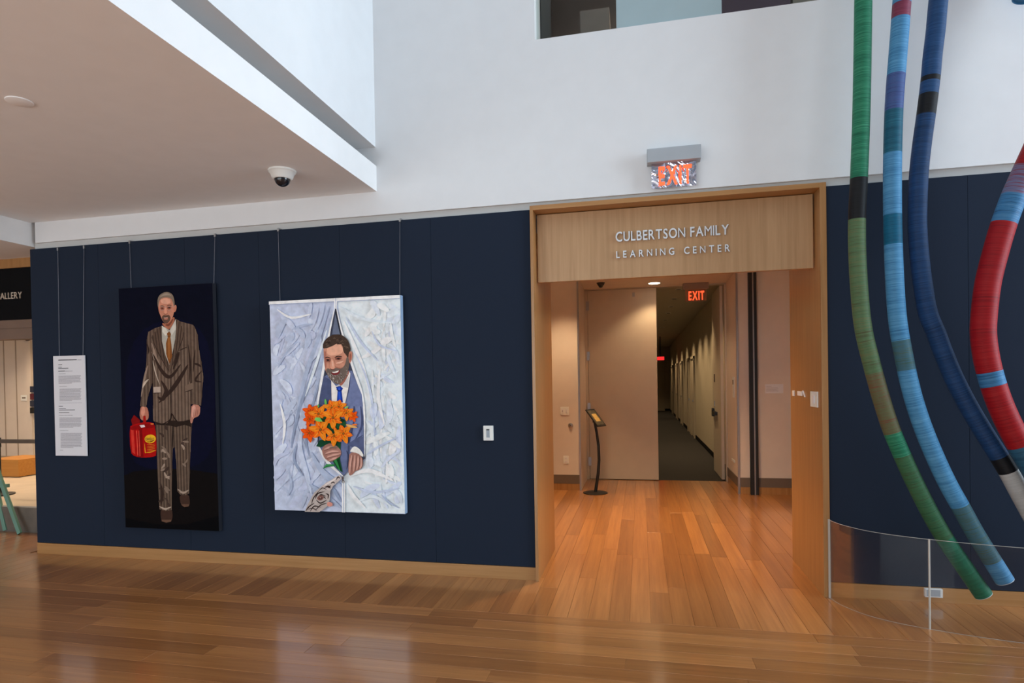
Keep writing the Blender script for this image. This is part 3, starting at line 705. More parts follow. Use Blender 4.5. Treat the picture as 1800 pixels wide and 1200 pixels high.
# hand left with can
P.poly((168, 106, 86), (133, 602), (160, 606), (168, 640), (165, 665), (150, 672), (130, 668), (124, 640), smooth=1)
P.poly((196, 132, 110), (136, 606), (150, 608), (150, 640), (140, 655), (131, 640), smooth=1)
P.poly((120, 14, 14), (86, 668), (100, 645), (112, 655), (126, 668), (128, 688), (110, 700), (92, 695))
P.poly((150, 22, 18), (142, 650), (152, 648), (156, 690), (140, 694))
P.poly((158, 12, 12), (78, 700), (95, 690), (130, 680), (170, 678), (196, 684), (202, 830), (180, 838), (140, 842), (100, 836), (80, 818), smooth=1)
P.poly((120, 8, 10), (120, 700), (135, 698), (140, 838), (116, 838)); P.poly((196, 50, 40), (84, 712), (96, 706), (102, 826), (88, 816))
P.poly((205, 72, 58), (108, 718), (112, 716), (116, 832), (112, 832)); P.poly((205, 72, 58), (119, 718), (122, 716), (126, 834), (122, 834))
P.poly((132, 10, 12), (82, 700), (130, 688), (170, 684), (194, 690), (196, 704), (150, 706), (110, 712), (84, 716), smooth=1)
P.poly((214, 190, 190), (124, 692), (146, 690), (150, 700), (132, 704)); P.ell((214, 120, 60), 182, 686, 8, 3)
P.ell((222, 168, 34), 172, 755, 26, 20, -.12)
P.stroke((222, 168, 34), [(146, 775), (148, 815), (150, 818)], 3); P.stroke((222, 168, 34), [(148, 818), (172, 816), (198, 806)], 3)
for k in range(5): P.stroke((200, 130, 34), [(156, 782 + k * 7), (175, 781 + k * 7), (194, 778 + k * 7)], 2.2)
P.stroke((88, 28, 14), [(156, 768), (172, 768), (190, 762)], 4)
# right hand
P.poly((172, 116, 98), (364, 594), (404, 598), (402, 640), (392, 652), (372, 658), (366, 684), (356, 680), (360, 640), smooth=1)
P.poly((204, 150, 132), (368, 600), (384, 602), (378, 640), (366, 660), (362, 640), smooth=1)
for k in range(3): P.stroke((112, 66, 56), [(376 + 8 * k, 618), (374 + 8 * k, 640), (372 + 7 * k, 654)], 2)
# jacket, drawn on the larger crop
P.crop(250, 500, 4.615)
J = [(180, 335), (130, 350), (75, 380), (65, 420), (60, 520), (55, 620), (45, 700), (20, 820), (0, 960), (-2, 978), (45, 985), (62, 900), (95, 800), (106, 770), (105, 900), (100, 1080), (105, 1100), (170, 1118), (215, 1114), (240, 1080), (250, 1030), (275, 1065), (300, 1100), (370, 1095), (400, 1080), (405, 960), (430, 960), (490, 972), (500, 860), (512, 740), (500, 640), (480, 520), (470, 400), (450, 345), (435, 322), (330, 295), (298, 275), (300, 330), (290, 450), (262, 580), (240, 645), (210, 570), (185, 470)]
P.poly(SUIT, *J)
P.poly((104, 85, 72), (110, 480), (180, 640), (240, 720), (240, 1080), (200, 1112), (106, 1098), (104, 760)); P.poly((104, 85, 72), (250, 740), (330, 600), (400, 480), (405, 900), (398, 1080), (300, 1098), (255, 1040))
P.stripes((76, 60, 51), J, 10, 540, 27, 8, .0); P.stripes((114, 96, 82), J, 22, 540, 27, 4, .0)
# lapels
LL = [(180, 340), (150, 350), (100, 420), (150, 540), (200, 640), (238, 700), (240, 640), (205, 560), (184, 460)]
LR = [(300, 280), (330, 300), (362, 390), (330, 480), (290, 590), (245, 690), (240, 645), (268, 560), (292, 440)]
P.poly((84, 66, 55), *LL); P.stripes((58, 44, 37), LL, 60, 260, 22, 7, .12); P.poly((90, 72, 60), *LR); P.stripes((58, 44, 37), LR, 250, 420, 22, 7, -.12)
P.stroke(LINE, [(100, 420), (150, 545), (238, 702)], 7); P.stroke(LINE, [(362, 390), (330, 485), (245, 692)], 7)
# folds
for c, pts, w in ((SUIT_L, [(100, 470), (120, 560), (160, 650)], 26), ((176, 158, 142), [(98, 540), (125, 600), (150, 640)], 12), (SUIT_L, [(66, 650), (40, 740), (8, 900)], 16), ((186, 168, 150), [(70, 760), (40, 790), (20, 830)], 16), (SUIT_D, [(110, 560), (175, 690), (245, 740), (330, 640)], 30), (SUIT_D, [(390, 640), (330, 740), (250, 850), (150, 950)], 34), (SUIT_D, [(170, 770), (210, 850), (180, 920), (140, 900)], 34), (SUIT_D, [(320, 540), (300, 600), (270, 680)], 24), ((176, 158, 142), [(105, 600), (125, 700), (158, 800)], 9), (SUIT_D, [(430, 630), (470, 640), (498, 660)], 18), (SUIT_D, [(500, 690), (460, 740), (450, 770), (498, 780)], 18), (SUIT_D, [(395, 480), (405, 620), (400, 780)], 12), (SUIT_D, [(450, 520), (440, 600), (432, 700)], 12), (SUIT_D, [(60, 470), (75, 520), (70, 560)], 12), ((46, 34, 28), [(102, 480), (104, 640), (104, 1000)], 7), ((46, 34, 28), [(414, 560), (412, 760), (406, 960)], 7), ((46, 34, 28), [(246, 740), (246, 900), (246, 1060)], 6), ((46, 34, 28), [(318, 530), (350, 515), (385, 500)], 8)):
    P.stroke(c, pts, w)
P.poly((166, 146, 132), (108, 822), (166, 820), (166, 866), (108, 868)); P.poly((110, 90, 76), (362, 812), (424, 786), (426, 836), (364, 858)); P.stroke(LINE, [(362, 862), (395, 852), (426, 840)], 7); P.stroke(LINE, [(106, 872), (136, 870), (168, 868)], 6)
P.stroke((40, 28, 24), [(100, 1098), (170, 1120), (238, 1086), (252, 1036), (300, 1102), (398, 1086)], 8)
# shirt, tie
P.poly((164, 158, 146), (184, 330), (215, 345), (245, 366), (285, 300), (298, 275), (300, 340), (290, 440), (265, 555), (240, 645), (208, 562), (184, 455))
P.poly((196, 190, 176), (186, 332), (216, 352), (236, 382), (214, 412), (188, 380)); P.poly((190, 184, 172), (298, 278), (284, 306), (250, 372), (262, 408), (296, 360))
P.poly((118, 70, 34), (224, 392), (244, 376), (258, 396), (252, 420), (260, 480), (264, 572), (240, 640), (216, 556), (216, 470), (232, 418)); P.poly((142, 88, 44), (234, 420), (246, 418), (250, 480), (244, 600), (234, 590), (230, 480))
P.stroke((82, 46, 22), [(226, 412), (240, 420), (256, 414)], 5)
# neck and head
P.poly((158, 98, 74), (192, 305), (215, 318), (278, 258), (292, 268), (284, 304), (244, 366), (214, 346), (188, 320), smooth=1)
P.poly((112, 64, 48), (214, 318), (240, 316), (276, 270), (280, 282), (246, 336), (218, 334), smooth=1)
P.poly((186, 124, 100), (158, 150), (170, 112), (205, 100), (240, 98), (272, 112), (284, 150), (286, 205), (282, 240), (268, 272), (248, 302), (224, 318), (203, 308), (185, 276), (172, 240), (160, 212), smooth=2)
P.poly((176, 112, 90), (282, 178), (300, 160), (308, 180), (300, 214), (284, 226), smooth=1); P.poly((160, 100, 80), (156, 172), (165, 228), (172, 225), (162, 172), smooth=1)
P.poly((120, 104, 90), (156, 182), (152, 135), (165, 92), (200, 66), (238, 60), (272, 76), (288, 112), (292, 165), (283, 186), (278, 142), (262, 112), (225, 104), (186, 110), (166, 136), (162, 180), smooth=1)
P.poly((146, 130, 114), (166, 108), (200, 76), (240, 68), (272, 92), (240, 88), (200, 92), smooth=1)
P.poly((206, 150, 126), (178, 122), (215, 110), (256, 118), (262, 150), (220, 160), (182, 150), smooth=1)
P.poly((140, 82, 66), (172, 182), (208, 182), (206, 206), (178, 204), smooth=1); P.poly((140, 82, 66), (228, 176), (266, 172), (262, 198), (232, 202), smooth=1)
P.stroke((78, 54, 44), [(172, 176), (190, 172), (210, 178)], 6); P.stroke((78, 54, 44), [(226, 174), (246, 166), (268, 170)], 6)
P.ell((38, 26, 24), 191, 191, 8, 4); P.ell((38, 26, 24), 247, 187, 8, 4)
P.poly((206, 142, 116), (212, 180), (222, 180), (232, 228), (220, 236), (204, 230), smooth=1); P.stroke((120, 66, 54), [(202, 232), (218, 240), (234, 230)], 5)
P.poly((92, 68, 56), (184, 262), (202, 244), (222, 248), (244, 242), (258, 262), (250, 296), (226, 316), (204, 308), (192, 284), smooth=1)
P.poly((170, 108, 88), (200, 270), (236, 266), (234, 282), (206, 284), smooth=1); P.stroke((196, 160, 146), [(202, 266), (218, 268), (236, 262)], 5)
for cx in (191, 248):
    P.stroke((150, 140, 132), [(cx - 20, 182), (cx, 178), (cx + 20, 180)], 3); P.stroke((150, 140, 132), [(cx - 18, 202), (cx, 208), (cx + 18, 200)], 3)
P.stroke((150, 140, 132), [(208, 188), (218, 186), (228, 184)], 3); P.stroke((150, 140, 132), [(268, 180), (284, 178), (296, 176)], 3)
P.build(e)
# lettering on the can's oval
q0 = P.H @ np.array([259.5, 771.0, 1]); q1 = P.H @ np.array([272.5, 768.0, 1])
qa, qb = (q0[0] / q0[2], q0[1] / q0[2]), (q1[0] / q1[2], q1[1] / q1[2])
M['can_ink'] = plain('can_print', (.05, .02, .008), .6)
im = [c for c in e.children if c.name.startswith('painted_image')][0]
lettering(e, 'EAGLE', qa[0] - .004, qb[0] + .006, qa[1] - .004, .028, -.0675, .0006, M['can_ink'], gap=.12, name='painted_letter')

# ---------------------------------------------- picture two: man with orange lilies between white sheets
x0, x1, z0, z1 = 2.050, 3.297, .531, 2.402
e = empty('painting', (2.67, -.03, z0), 'bright painting of a bearded man with orange lilies between white zipped sheets', 'painting', 'paintings on the navy wall')
M['canvas_blue'] = plain('painted_canvas_edge_blue', (.30, .42, .60), .7, var=.05)
canvas_body(e, x0, x1, z0, z1, -.060, -.075, .055, M['canvas_blue'])
cables(e, [(2.111, 2.12), (3.281, 3.27)], 3.05, z1 - .02, -.012, -.02)
P = Picture([(477, 532), (706, 516.5), (711, 903), (482, 896)], x0, x1, z0, z1, -.060, -.075, GAIN2)
P.poly((190, 198, 216), (477, 532), (706, 516.5), (711, 903), (482, 896))
P.crop(460, 500, 2.8556)
W = [(228, 233, 242), (206, 214, 228), (184, 193, 212), (160, 171, 193), (136, 148, 172)]
P.poly((182, 190, 210), (50, 90), (375, 68), (345, 250), (320, 400), (280, 600), (285, 820), (410, 960), (405, 1142), (64, 1132))
P.poly((210, 217, 231), (385, 66), (703, 48), (717, 1148), (408, 1142), (412, 962), (440, 940), (520, 880), (515, 600), (470, 430), (412, 250))
rnd = random.Random(11)
# soft folds: fans from the parting and from the hem
for k in range(210):
    left = k % 2 == 0
    if left:
        x = rnd.uniform(70, 300); y = rnd.uniform(110, 1090); ang = rnd.choice([rnd.uniform(1.75, 2.1), rnd.uniform(2.2, 2.7), rnd.uniform(.7, 1.2)])
        if x > 255 + 40 * math.sin(y / 300) and 250 < y < 900: continue
        c = rnd.choice(W[1:4] + [(176, 182, 206), (172, 184, 204)])
    else:
        x = rnd.uniform(540, 690); y = rnd.uniform(90, 1100); ang = rnd.choice([rnd.uniform(1.0, 1.4), rnd.uniform(.3, .8), rnd.uniform(1.5, 1.8), rnd.uniform(2.2, 2.7)])
        c = rnd.choice(W[0:3] + [(222, 228, 240), (198, 206, 224)])
    L = rnd.uniform(40, 150); w = rnd.uniform(10, 38); c = tuple(int(.55 * v + .45 * q) for v, q in zip(c, (184, 192, 211) if left else (212, 218, 232))); dx, dy = math.cos(ang), math.sin(ang); bend = rnd.uniform(-12, 12)
    pts = [(x - dx * L / 2, y - dy * L / 2), (x - dy * bend, y + dx * bend), (x + dx * L / 2, y + dy * L / 2)]
    pts = [(min(max(a, 66), 700), min(max(b, 96), 1125)) for a, b in pts]
    P.stroke(c, pts, w)
# long folds
for c, pts, w in ((W[3], [(350, 110), (300, 260), (235, 430), (190, 620), (150, 820)], 20), (W[4], [(318, 280), (262, 440), (205, 590), (165, 740), (152, 820)], 15), (W[3], [(360, 150), (325, 300), (290, 480), (262, 600)], 22), (W[1], [(335, 230), (280, 400), (225, 560)], 14), (W[4], [(300, 470), (262, 600), (225, 760), (240, 860)], 12), (W[2], [(210, 700), (195, 820), (230, 960), (250, 1060)], 26), (W[3], [(250, 840), (300, 930), (370, 990), (400, 1010)], 30), (W[4], [(180, 800), (165, 880), (210, 960)], 12), (W[3], [(90, 420), (130, 350), (190, 290)], 10), (W[3], [(160, 230), (210, 210), (270, 200)], 12), (W[0], [(90, 130), (160, 170), (260, 150)], 12), (W[3], [(240, 1000), (320, 1060), (398, 1120)], 26), (W[4], [(340, 990), (375, 1050), (398, 1090)], 16), (W[0], [(100, 600), (120, 700), (110, 800)], 14), (W[3], [(140, 930), (150, 1010), (130, 1060)], 14),
                  (W[0], [(420, 180), (470, 300), (520, 430), (560, 600)], 18), (W[2], [(430, 160), (500, 280), (590, 380)], 12), (W[1], [(400, 110), (520, 170), (690, 190)], 14), (W[2], [(560, 230), (600, 300), (690, 330)], 10), (W[2], [(470, 330), (530, 460), (560, 600), (570, 760)], 12), (W[0], [(600, 420), (590, 560), (620, 700)], 18), (W[2], [(530, 850), (590, 810), (690, 760)], 12), (W[0], [(440, 960), (540, 930), (660, 980)], 22), (W[2], [(460, 1010), (560, 1040), (690, 1020)], 14), (W[1], [(480, 1090), (560, 1060), (650, 1110)], 16), (W[3], [(600, 1050), (640, 1090), (690, 1120)], 9), (W[0], [(430, 1000), (460, 1060), (520, 1120)], 20)):
    P.stroke(c, pts, w)
P.poly((224, 229, 238), (50, 90), (703, 48), (703, 64), (50, 106)); P.poly((150, 160, 184), (50, 106), (703, 64), (703, 67), (50, 109))
# dark opening with the man
OP = [(380, 116), (350, 250), (322, 400), (300, 520), (286, 640), (284, 800), (330, 880), (412, 958), (438, 930), (520, 870), (516, 600), (500, 520), (470, 430), (412, 250)]
P.poly((58, 62, 78), *OP); P.poly((96, 104, 124), (380, 150), (362, 250), (408, 250))
P.poly((40, 42, 52), (384, 120), (412, 250), (402, 252), (378, 140))
P.poly((96, 106, 140), (310, 470), (350, 440), (460, 430), (495, 520), (514, 600), (516, 840), (440, 930), (412, 955), (330, 880), (292, 800), (290, 640))
P.poly((72, 80, 112), (300, 520), (345, 470), (352, 640), (292, 640)); P.poly((112, 122, 158), (450, 440), (488, 520), (505, 620), (500, 760), (450, 820), (440, 600))
for pts, w in (([(462, 560), (470, 660), (440, 800)], 10), ([(500, 600), (508, 700), (470, 780)], 12), ([(430, 700), (440, 800), (430, 900)], 10), ([(446, 800), (470, 780), (512, 752)], 8)): P.stroke((66, 74, 106), pts, w)
P.poly((78, 86, 118), (430, 800), (475, 770), (512, 760), (516, 850), (470, 820))
P.stroke((50, 56, 82), [(428, 830), (440, 870), (428, 925)], 8)
# zip edges
for pts, w in (([(378, 112), (345, 260), (318, 420), (292, 560), (284, 640)], 13), ([(284, 800), (330, 885), (412, 962)], 15)): P.stroke((226, 230, 238), pts, w)
P.stroke((232, 236, 244), [(384, 112), (416, 255), (470, 430), (506, 540), (520, 660), (518, 860)], 13)
P.poly((224, 229, 238), (374, 66), (390, 65), (388, 116), (380, 122), (374, 116)); P.poly((150, 160, 184), (381, 66), (384, 66), (384, 118), (381, 118))
P.poly((222, 227, 238), (404, 980), (420, 980), (418, 1142), (402, 1142)); P.poly((146, 156, 180), (410, 990), (413, 990), (412, 1142), (409, 1142))
# head, on the face crop
P.crop(530, 570, 7.06)
P.poly((218, 212, 206), (385, 690), (440, 760), (500, 775), (600, 575), (622, 600), (600, 800), (540, 1020), (385, 960)); P.poly((188, 186, 186), (430, 770), (500, 760), (590, 785), (604, 640), (540, 720), (470, 745))
P.poly((24, 52, 140), (440, 772), (500, 762), (530, 790), (512, 820), (528, 960), (452, 950), (462, 820)); P.poly((44, 80, 182), (470, 780), (496, 776), (500, 940), (474, 940)); P.stroke((12, 28, 84), [(446, 800), (480, 822), (520, 810)], 12)
P.poly((72, 80, 112), (240, 960), (290, 640), (385, 690), (388, 960)); P.poly((104, 114, 150), (622, 600), (690, 690), (760, 860), (775, 1010), (545, 1010), (600, 800))
P.stroke((62, 68, 98), [(620, 640), (600, 800), (552, 1000)], 14)
P.poly((150, 92, 78), (480, 745), (500, 700), (600, 560), (612, 590), (560, 700), (510, 760), smooth=1)
P.poly((186, 130, 108), (292, 300), (300, 420), (305, 520), (322, 590), (360, 660), (430, 725), (490, 735), (560, 650), (605, 540), (612, 430), (600, 340), (530, 200), (400, 190), (310, 250), smooth=2)
P.poly((212, 158, 132), (330, 290), (430, 235), (520, 250), (545, 340), (470, 380), (340, 390), smooth=2)
P.poly((160, 100, 84), (300, 330), (330, 340), (330, 500), (318, 560), (302, 480), smooth=1)
P.poly((182, 120, 100), (600, 345), (640, 322), (652, 370), (640, 450), (608, 490), smooth=1); P.poly((140, 84, 70), (612, 370), (634, 350), (636, 420), (614, 460), smooth=1)
P.poly((64, 50, 42), (285, 300), (290, 230), (340, 165), (420, 125), (500, 122), (560, 150), (610, 215), (634, 320), (606, 345), (600, 430), (575, 380), (540, 340), (528, 250), (470, 228), (420, 262), (350, 290), (310, 300), smooth=1)
for k in range(26):
    a = rnd.uniform(0, 1); x = 310 + a * 290; y = 165 + abs(a - .5) * 120 + rnd.uniform(-15, 70)
    P.stroke(rnd.choice([(98, 80, 68), (42, 32, 28), (84, 66, 56)]), [(x - 14, y + 8), (x, y - 5), (x + 16, y + 6)], 9)
P.poly((104, 90, 82), (322, 560), (345, 540), (380, 560), (400, 545), (470, 535), (520, 540), (560, 500), (578, 400), (606, 400), (608, 520), (585, 620), (530, 700), (480, 742), (430, 728), (370, 672), (335, 620), smooth=1)
for k in range(70):
    x = rnd.uniform(345, 590); y = rnd.uniform(600, 725) if x < 540 else rnd.uniform(440, 650)
    if (x - 470) ** 2 / 130 ** 2 + (y - 600) ** 2 / 130 ** 2 > 1: continue
    if 395 < x < 505 and 550 < y < 620: continue
    P.stroke(rnd.choice([(160, 150, 144), (134, 122, 114), (70, 58, 52), (184, 174, 168)]), [(x - 6, y - 8), (x, y), (x + 5, y + 10)], 6)
P.poly((112, 44, 46), (385, 590), (430, 588), (500, 558), (496, 590), (470, 622), (420, 630), (396, 612), smooth=1); P.poly((226, 214, 206), (392, 588), (440, 584), (492, 564), (470, 594), (420, 604), smooth=1)
P.poly((206, 146, 122), (385, 430), (420, 430), (440, 520), (430, 552), (400, 556), (378, 540), smooth=1); P.poly((226, 172, 148), (398, 450), (412, 450), (424, 520), (404, 530), smooth=1); P.stroke((104, 58, 50), [(376, 545), (402, 560), (436, 548)], 10)
P.poly((136, 84, 72), (318, 425), (385, 420), (380, 465), (330, 470), smooth=1); P.poly((136, 84, 72), (436, 410), (520, 396), (512, 440), (446, 446), smooth=1)
P.stroke((66, 44, 38), [(314, 420), (345, 406), (384, 420)], 13); P.stroke((66, 44, 38), [(432, 412), (470, 394), (524, 398)], 13)
P.ell((34, 24, 24), 352, 443, 17, 8); P.ell((34, 24, 24), 480, 424, 19, 8); P.stroke((90, 54, 46), [(326, 440), (352, 432), (380, 446)], 6); P.stroke((90, 54, 46), [(446, 430), (480, 412), (512, 422)], 6)
P.stroke((156, 96, 80), [(440, 520), (470, 535), (520, 545)], 12); P.stroke((222, 170, 146), [(450, 480), (500, 470), (545, 450)], 22)
# bouquet and hands
P.crop(520, 690, 5.457)
P.poly((24, 74, 40), (335, 500), (440, 480), (430, 640), (455, 760), (400, 720), (360, 650)); P.poly((46, 122, 62), (372, 640), (395, 630), (440, 750), (420, 735)); P.poly((16, 52, 30), (400, 640), (420, 630), (446, 752), (436, 748))
P.poly((20, 62, 40), (205, 510), (240, 450), (330, 440), (440, 470), (430, 520), (330, 480), (250, 520)); P.poly((34, 112, 58), (265, 725), (300, 680), (370, 680), (380, 700), (320, 705)); P.stroke((74, 150, 88), [(275, 715), (310, 690), (370, 690)], 8)
HAND, HAND_L, HAND_D = (150, 106, 94), (188, 144, 130), (98, 64, 58)
P.poly(HAND, (258, 530), (300, 490), (350, 478), (410, 510), (446, 555), (440, 600), (380, 640), (345, 662), (300, 640), (268, 600), smooth=1)
for pts in ([(280, 540), (340, 518), (405, 520)], [(290, 580), (350, 560), (420, 556)], [(305, 615), (360, 596), (440, 578)], [(325, 645), (370, 630), (405, 612)]): P.stroke(HAND_L, pts, 20); P.stroke(HAND_D, [(x, y + 13) for x, y in pts], 6)
P.stroke((60, 70, 60), [(330, 522), (370, 518), (412, 520)], 9)
P.poly((214, 212, 206), (525, 560), (560, 505), (610, 520), (655, 580), (655, 615), (600, 575), (545, 562), smooth=1)
P.poly(HAND, (525, 565), (600, 570), (648, 615), (650, 690), (620, 735), (575, 745), (560, 770), (520, 795), (508, 740), (515, 640), smooth=1)
for pts in ([(545, 590), (530, 680), (522, 770)], [(575, 590), (570, 670), (560, 750)], [(605, 600), (605, 670), (590, 735)], [(635, 620), (635, 680), (622, 722)]): P.stroke(HAND_L, pts, 20); P.stroke(HAND_D, [(x + 13, y) for x, y in pts], 7)
OR = [(232, 98, 18), (242, 122, 26), (214, 74, 12), (250, 140, 48), (190, 58, 10)]
def lily(cx, cy, R, rot, dark=False):
    for k in range(6):
        a = rot + k * math.pi / 3; ux, uy = math.cos(a), math.sin(a); vx, vy = -uy, ux
        r = R * (1.0 if k % 2 else .86); w = R * .27
        base = OR[2] if dark else OR[k % 2]
        P.poly(base, (cx, cy), (cx + ux * r * .45 + vx * w, cy + uy * r * .45 + vy * w), (cx + ux * r * .8 + vx * w * .6, cy + uy * r * .8 + vy * w * .6), (cx + ux * r, cy + uy * r), (cx + ux * r * .8 - vx * w * .6, cy + uy * r * .8 - vy * w * .6), (cx + ux * r * .45 - vx * w, cy + uy * r * .45 - vy * w))
        P.stroke(OR[3] if not dark else OR[0], [(cx + ux * r * .15, cy + uy * r * .15), (cx + ux * r * .5, cy + uy * r * .5), (cx + ux * r * .92, cy + uy * r * .92)], R * .07)
        P.stroke((120, 36, 12), [(cx + ux * r * .12 + vx * 4, cy + uy * r * .12 + vy * 4), (cx + ux * r * .3, cy + uy * r * .3), (cx + ux * r * .42 - vx * 5, cy + uy * r * .42 - vy * 5)], R * .05)
    P.ell((140, 44, 14), cx, cy, R * .12, R * .12, 0, 10); P.ell((110, 120, 40), cx, cy, R * .06, R * .06, 0, 8)
P.poly((30, 76, 44), (180, 250), (300, 220), (480, 240), (500, 320), (380, 420), (250, 380), smooth=1)
for a in ((160, 180, 88, .3, True), (150, 250, 80, .9, True), (560, 220, 62, .2, True), (500, 190, 80, .5, False), (145, 385, 92, .4, True), (235, 200, 100, .1, False), (430, 130, 82, .7, False), (365, 140, 92, .25, False), (375, 235, 115, .52, False), (255, 350, 118, .15, False), (385, 410, 104, .6, False), (475, 385, 104, .2, False)): lily(*a)
P.poly((98, 176, 84), (300, 60), (312, 56), (320, 100), (312, 118), (296, 96), smooth=1); P.poly((90, 166, 80), (232, 112), (245, 108), (246, 136), (230, 140), smooth=1); P.poly((110, 186, 96), (196, 250), (225, 228), (285, 250), (290, 270), (230, 276), smooth=1); P.poly((110, 180, 110), (485, 138), (522, 118), (526, 134), (495, 150), smooth=1); P.stroke((206, 156, 90), [(500, 300), (550, 315), (605, 325)], 26); P.stroke((224, 110, 40), [(560, 300), (590, 300), (608, 300)], 16)
P.poly((18, 48, 30), (355, 350), (378, 340), (392, 375), (376, 395)); P.poly((18, 48, 30), (440, 255), (470, 245), (480, 268), (455, 272)); P.poly((18, 48, 30), (255, 235), (300, 250), (300, 275), (280, 275))
# tattooed hand pulling the zip
P.poly((168, 156, 150), (98, 1134), (140, 1040), (190, 950), (250, 900), (310, 890), (345, 930), (340, 1010), (320, 1075), (270, 1115), (235, 1136))
P.poly((182, 168, 162), (245, 905), (300, 858), (350, 832), (395, 800), (435, 782), (452, 816), (418, 848), (372, 886), (345, 935)); P.stroke((206, 194, 188), [(290, 880), (345, 848), (410, 808)], 16)
P.poly((196, 134, 120), (312, 1040), (350, 1040), (370, 1062), (350, 1084), (312, 1080), smooth=1)
for pts, w in (([(110, 1125), (140, 1085), (190, 1050)], 12), ([(150, 1130), (190, 1080), (250, 1090)], 12), ([(165, 1060), (185, 1000), (240, 930)], 10), ([(200, 1010), (225, 960), (290, 940)], 12), ([(210, 1020), (250, 1050), (310, 1020)], 12), ([(225, 1000), (255, 970), (300, 985)], 12), ([(290, 900), (330, 890), (345, 910)], 16), ([(320, 880), (330, 900), (350, 880)], 12), ([(350, 862), (372, 850), (388, 860)], 12), ([(400, 830), (420, 800), (440, 815)], 10), ([(300, 960), (325, 970), (320, 1010)], 12), ([(200, 1120), (250, 1070), (310, 1050)], 10), ([(260, 1010), (280, 990), (300, 1010)], 12), ([(130, 1110), (175, 1100), (215, 1120)], 9), ([(240, 930), (270, 905), (310, 920)], 9)):
    P.stroke((52, 38, 36), pts, w)
P.ell((120, 84, 76), 250, 1000, 32, 24, -.3); P.ell((78, 52, 48), 252, 1002, 18, 13, -.3); P.ell((150, 116, 106), 250, 998, 9, 6)
P.stroke((74, 60, 52), [(468, 790), (466, 815), (468, 840)], 14); P.ell((60, 50, 46), 468, 845, 13, 14); P.ell((220, 222, 228), 468, 847, 6, 8)
P.build(e)

# ---------------------------------------------- hanging text panel
x0, x1, z0, z1 = -.400, -.023, .992, 1.979
e = empty('text_panel', (-.21, -.02, z0), 'narrow white exhibition text panel hanging on two cables beside the dark painting', 'text panel')
MB().box(x0, x1, -.022, -.012, z0, z1).build('board', M['paper'], e, bevel=.001)
cables(e, [(-.322, -.328), (-.008, -.045)], 3.03, z1 - .004, -.012, -.018)
def tl_(y0, y1, xa, xb, mat, n):
    """lines of print given in the zoomed crop (origin 80,610, scale 6)"""
    for k in range(n):
        t = y0 + (y1 - y0) * (k + .25) / n; h = (y1 - y0) / n * .5
        a = at(80 + xa / 6, 610 + t / 6, 1, -.0225); xbb = xb if k < n - 1 or n == 1 else xa + (xb - xa) * .62
        b = at(80 + (xbb - (5 * ((k * 7) % 3) if n > 1 else 0)) / 6, 610 + t / 6, 1, -.0225); c = at(80 + xa / 6, 610 + (t + h) / 6, 1, -.0225)
        xl, xr = max(a.x, x0 + .02), min(b.x, x1 - .015)
        MB().box(xl, xr, -.0228, -.022, c.z, a.z).build('text_line', mat, e)
I, G = M['ink'], M['ink_grey']
tl_(128, 146, 135, 330, I, 1); tl_(128, 140, 338, 378, G, 1); tl_(180, 192, 135, 175, I, 1); tl_(206, 216, 135, 172, I, 1); tl_(218, 232, 135, 240, I, 1); tl_(246, 260, 135, 205, I, 1); tl_(248, 258, 208, 285, G, 1); tl_(278, 286, 140, 212, G, 1)
tl_(300, 386, 137, 372, G, 8); tl_(412, 420, 145, 228, G, 1); tl_(436, 570, 148, 376, G, 12); tl_(586, 592, 145, 384, G, 1)
tl_(616, 628, 140, 182, I, 1); tl_(642, 652, 142, 215, I, 1); tl_(656, 668, 142, 310, I, 1); tl_(684, 696, 142, 250, I, 1); tl_(714, 722, 142, 286, G, 1)
tl_(740, 850, 147, 380, G, 10); tl_(876, 884, 150, 240, G, 1); tl_(902, 1062, 160, 384, G, 14); tl_(1080, 1090, 152, 185, G, 1)

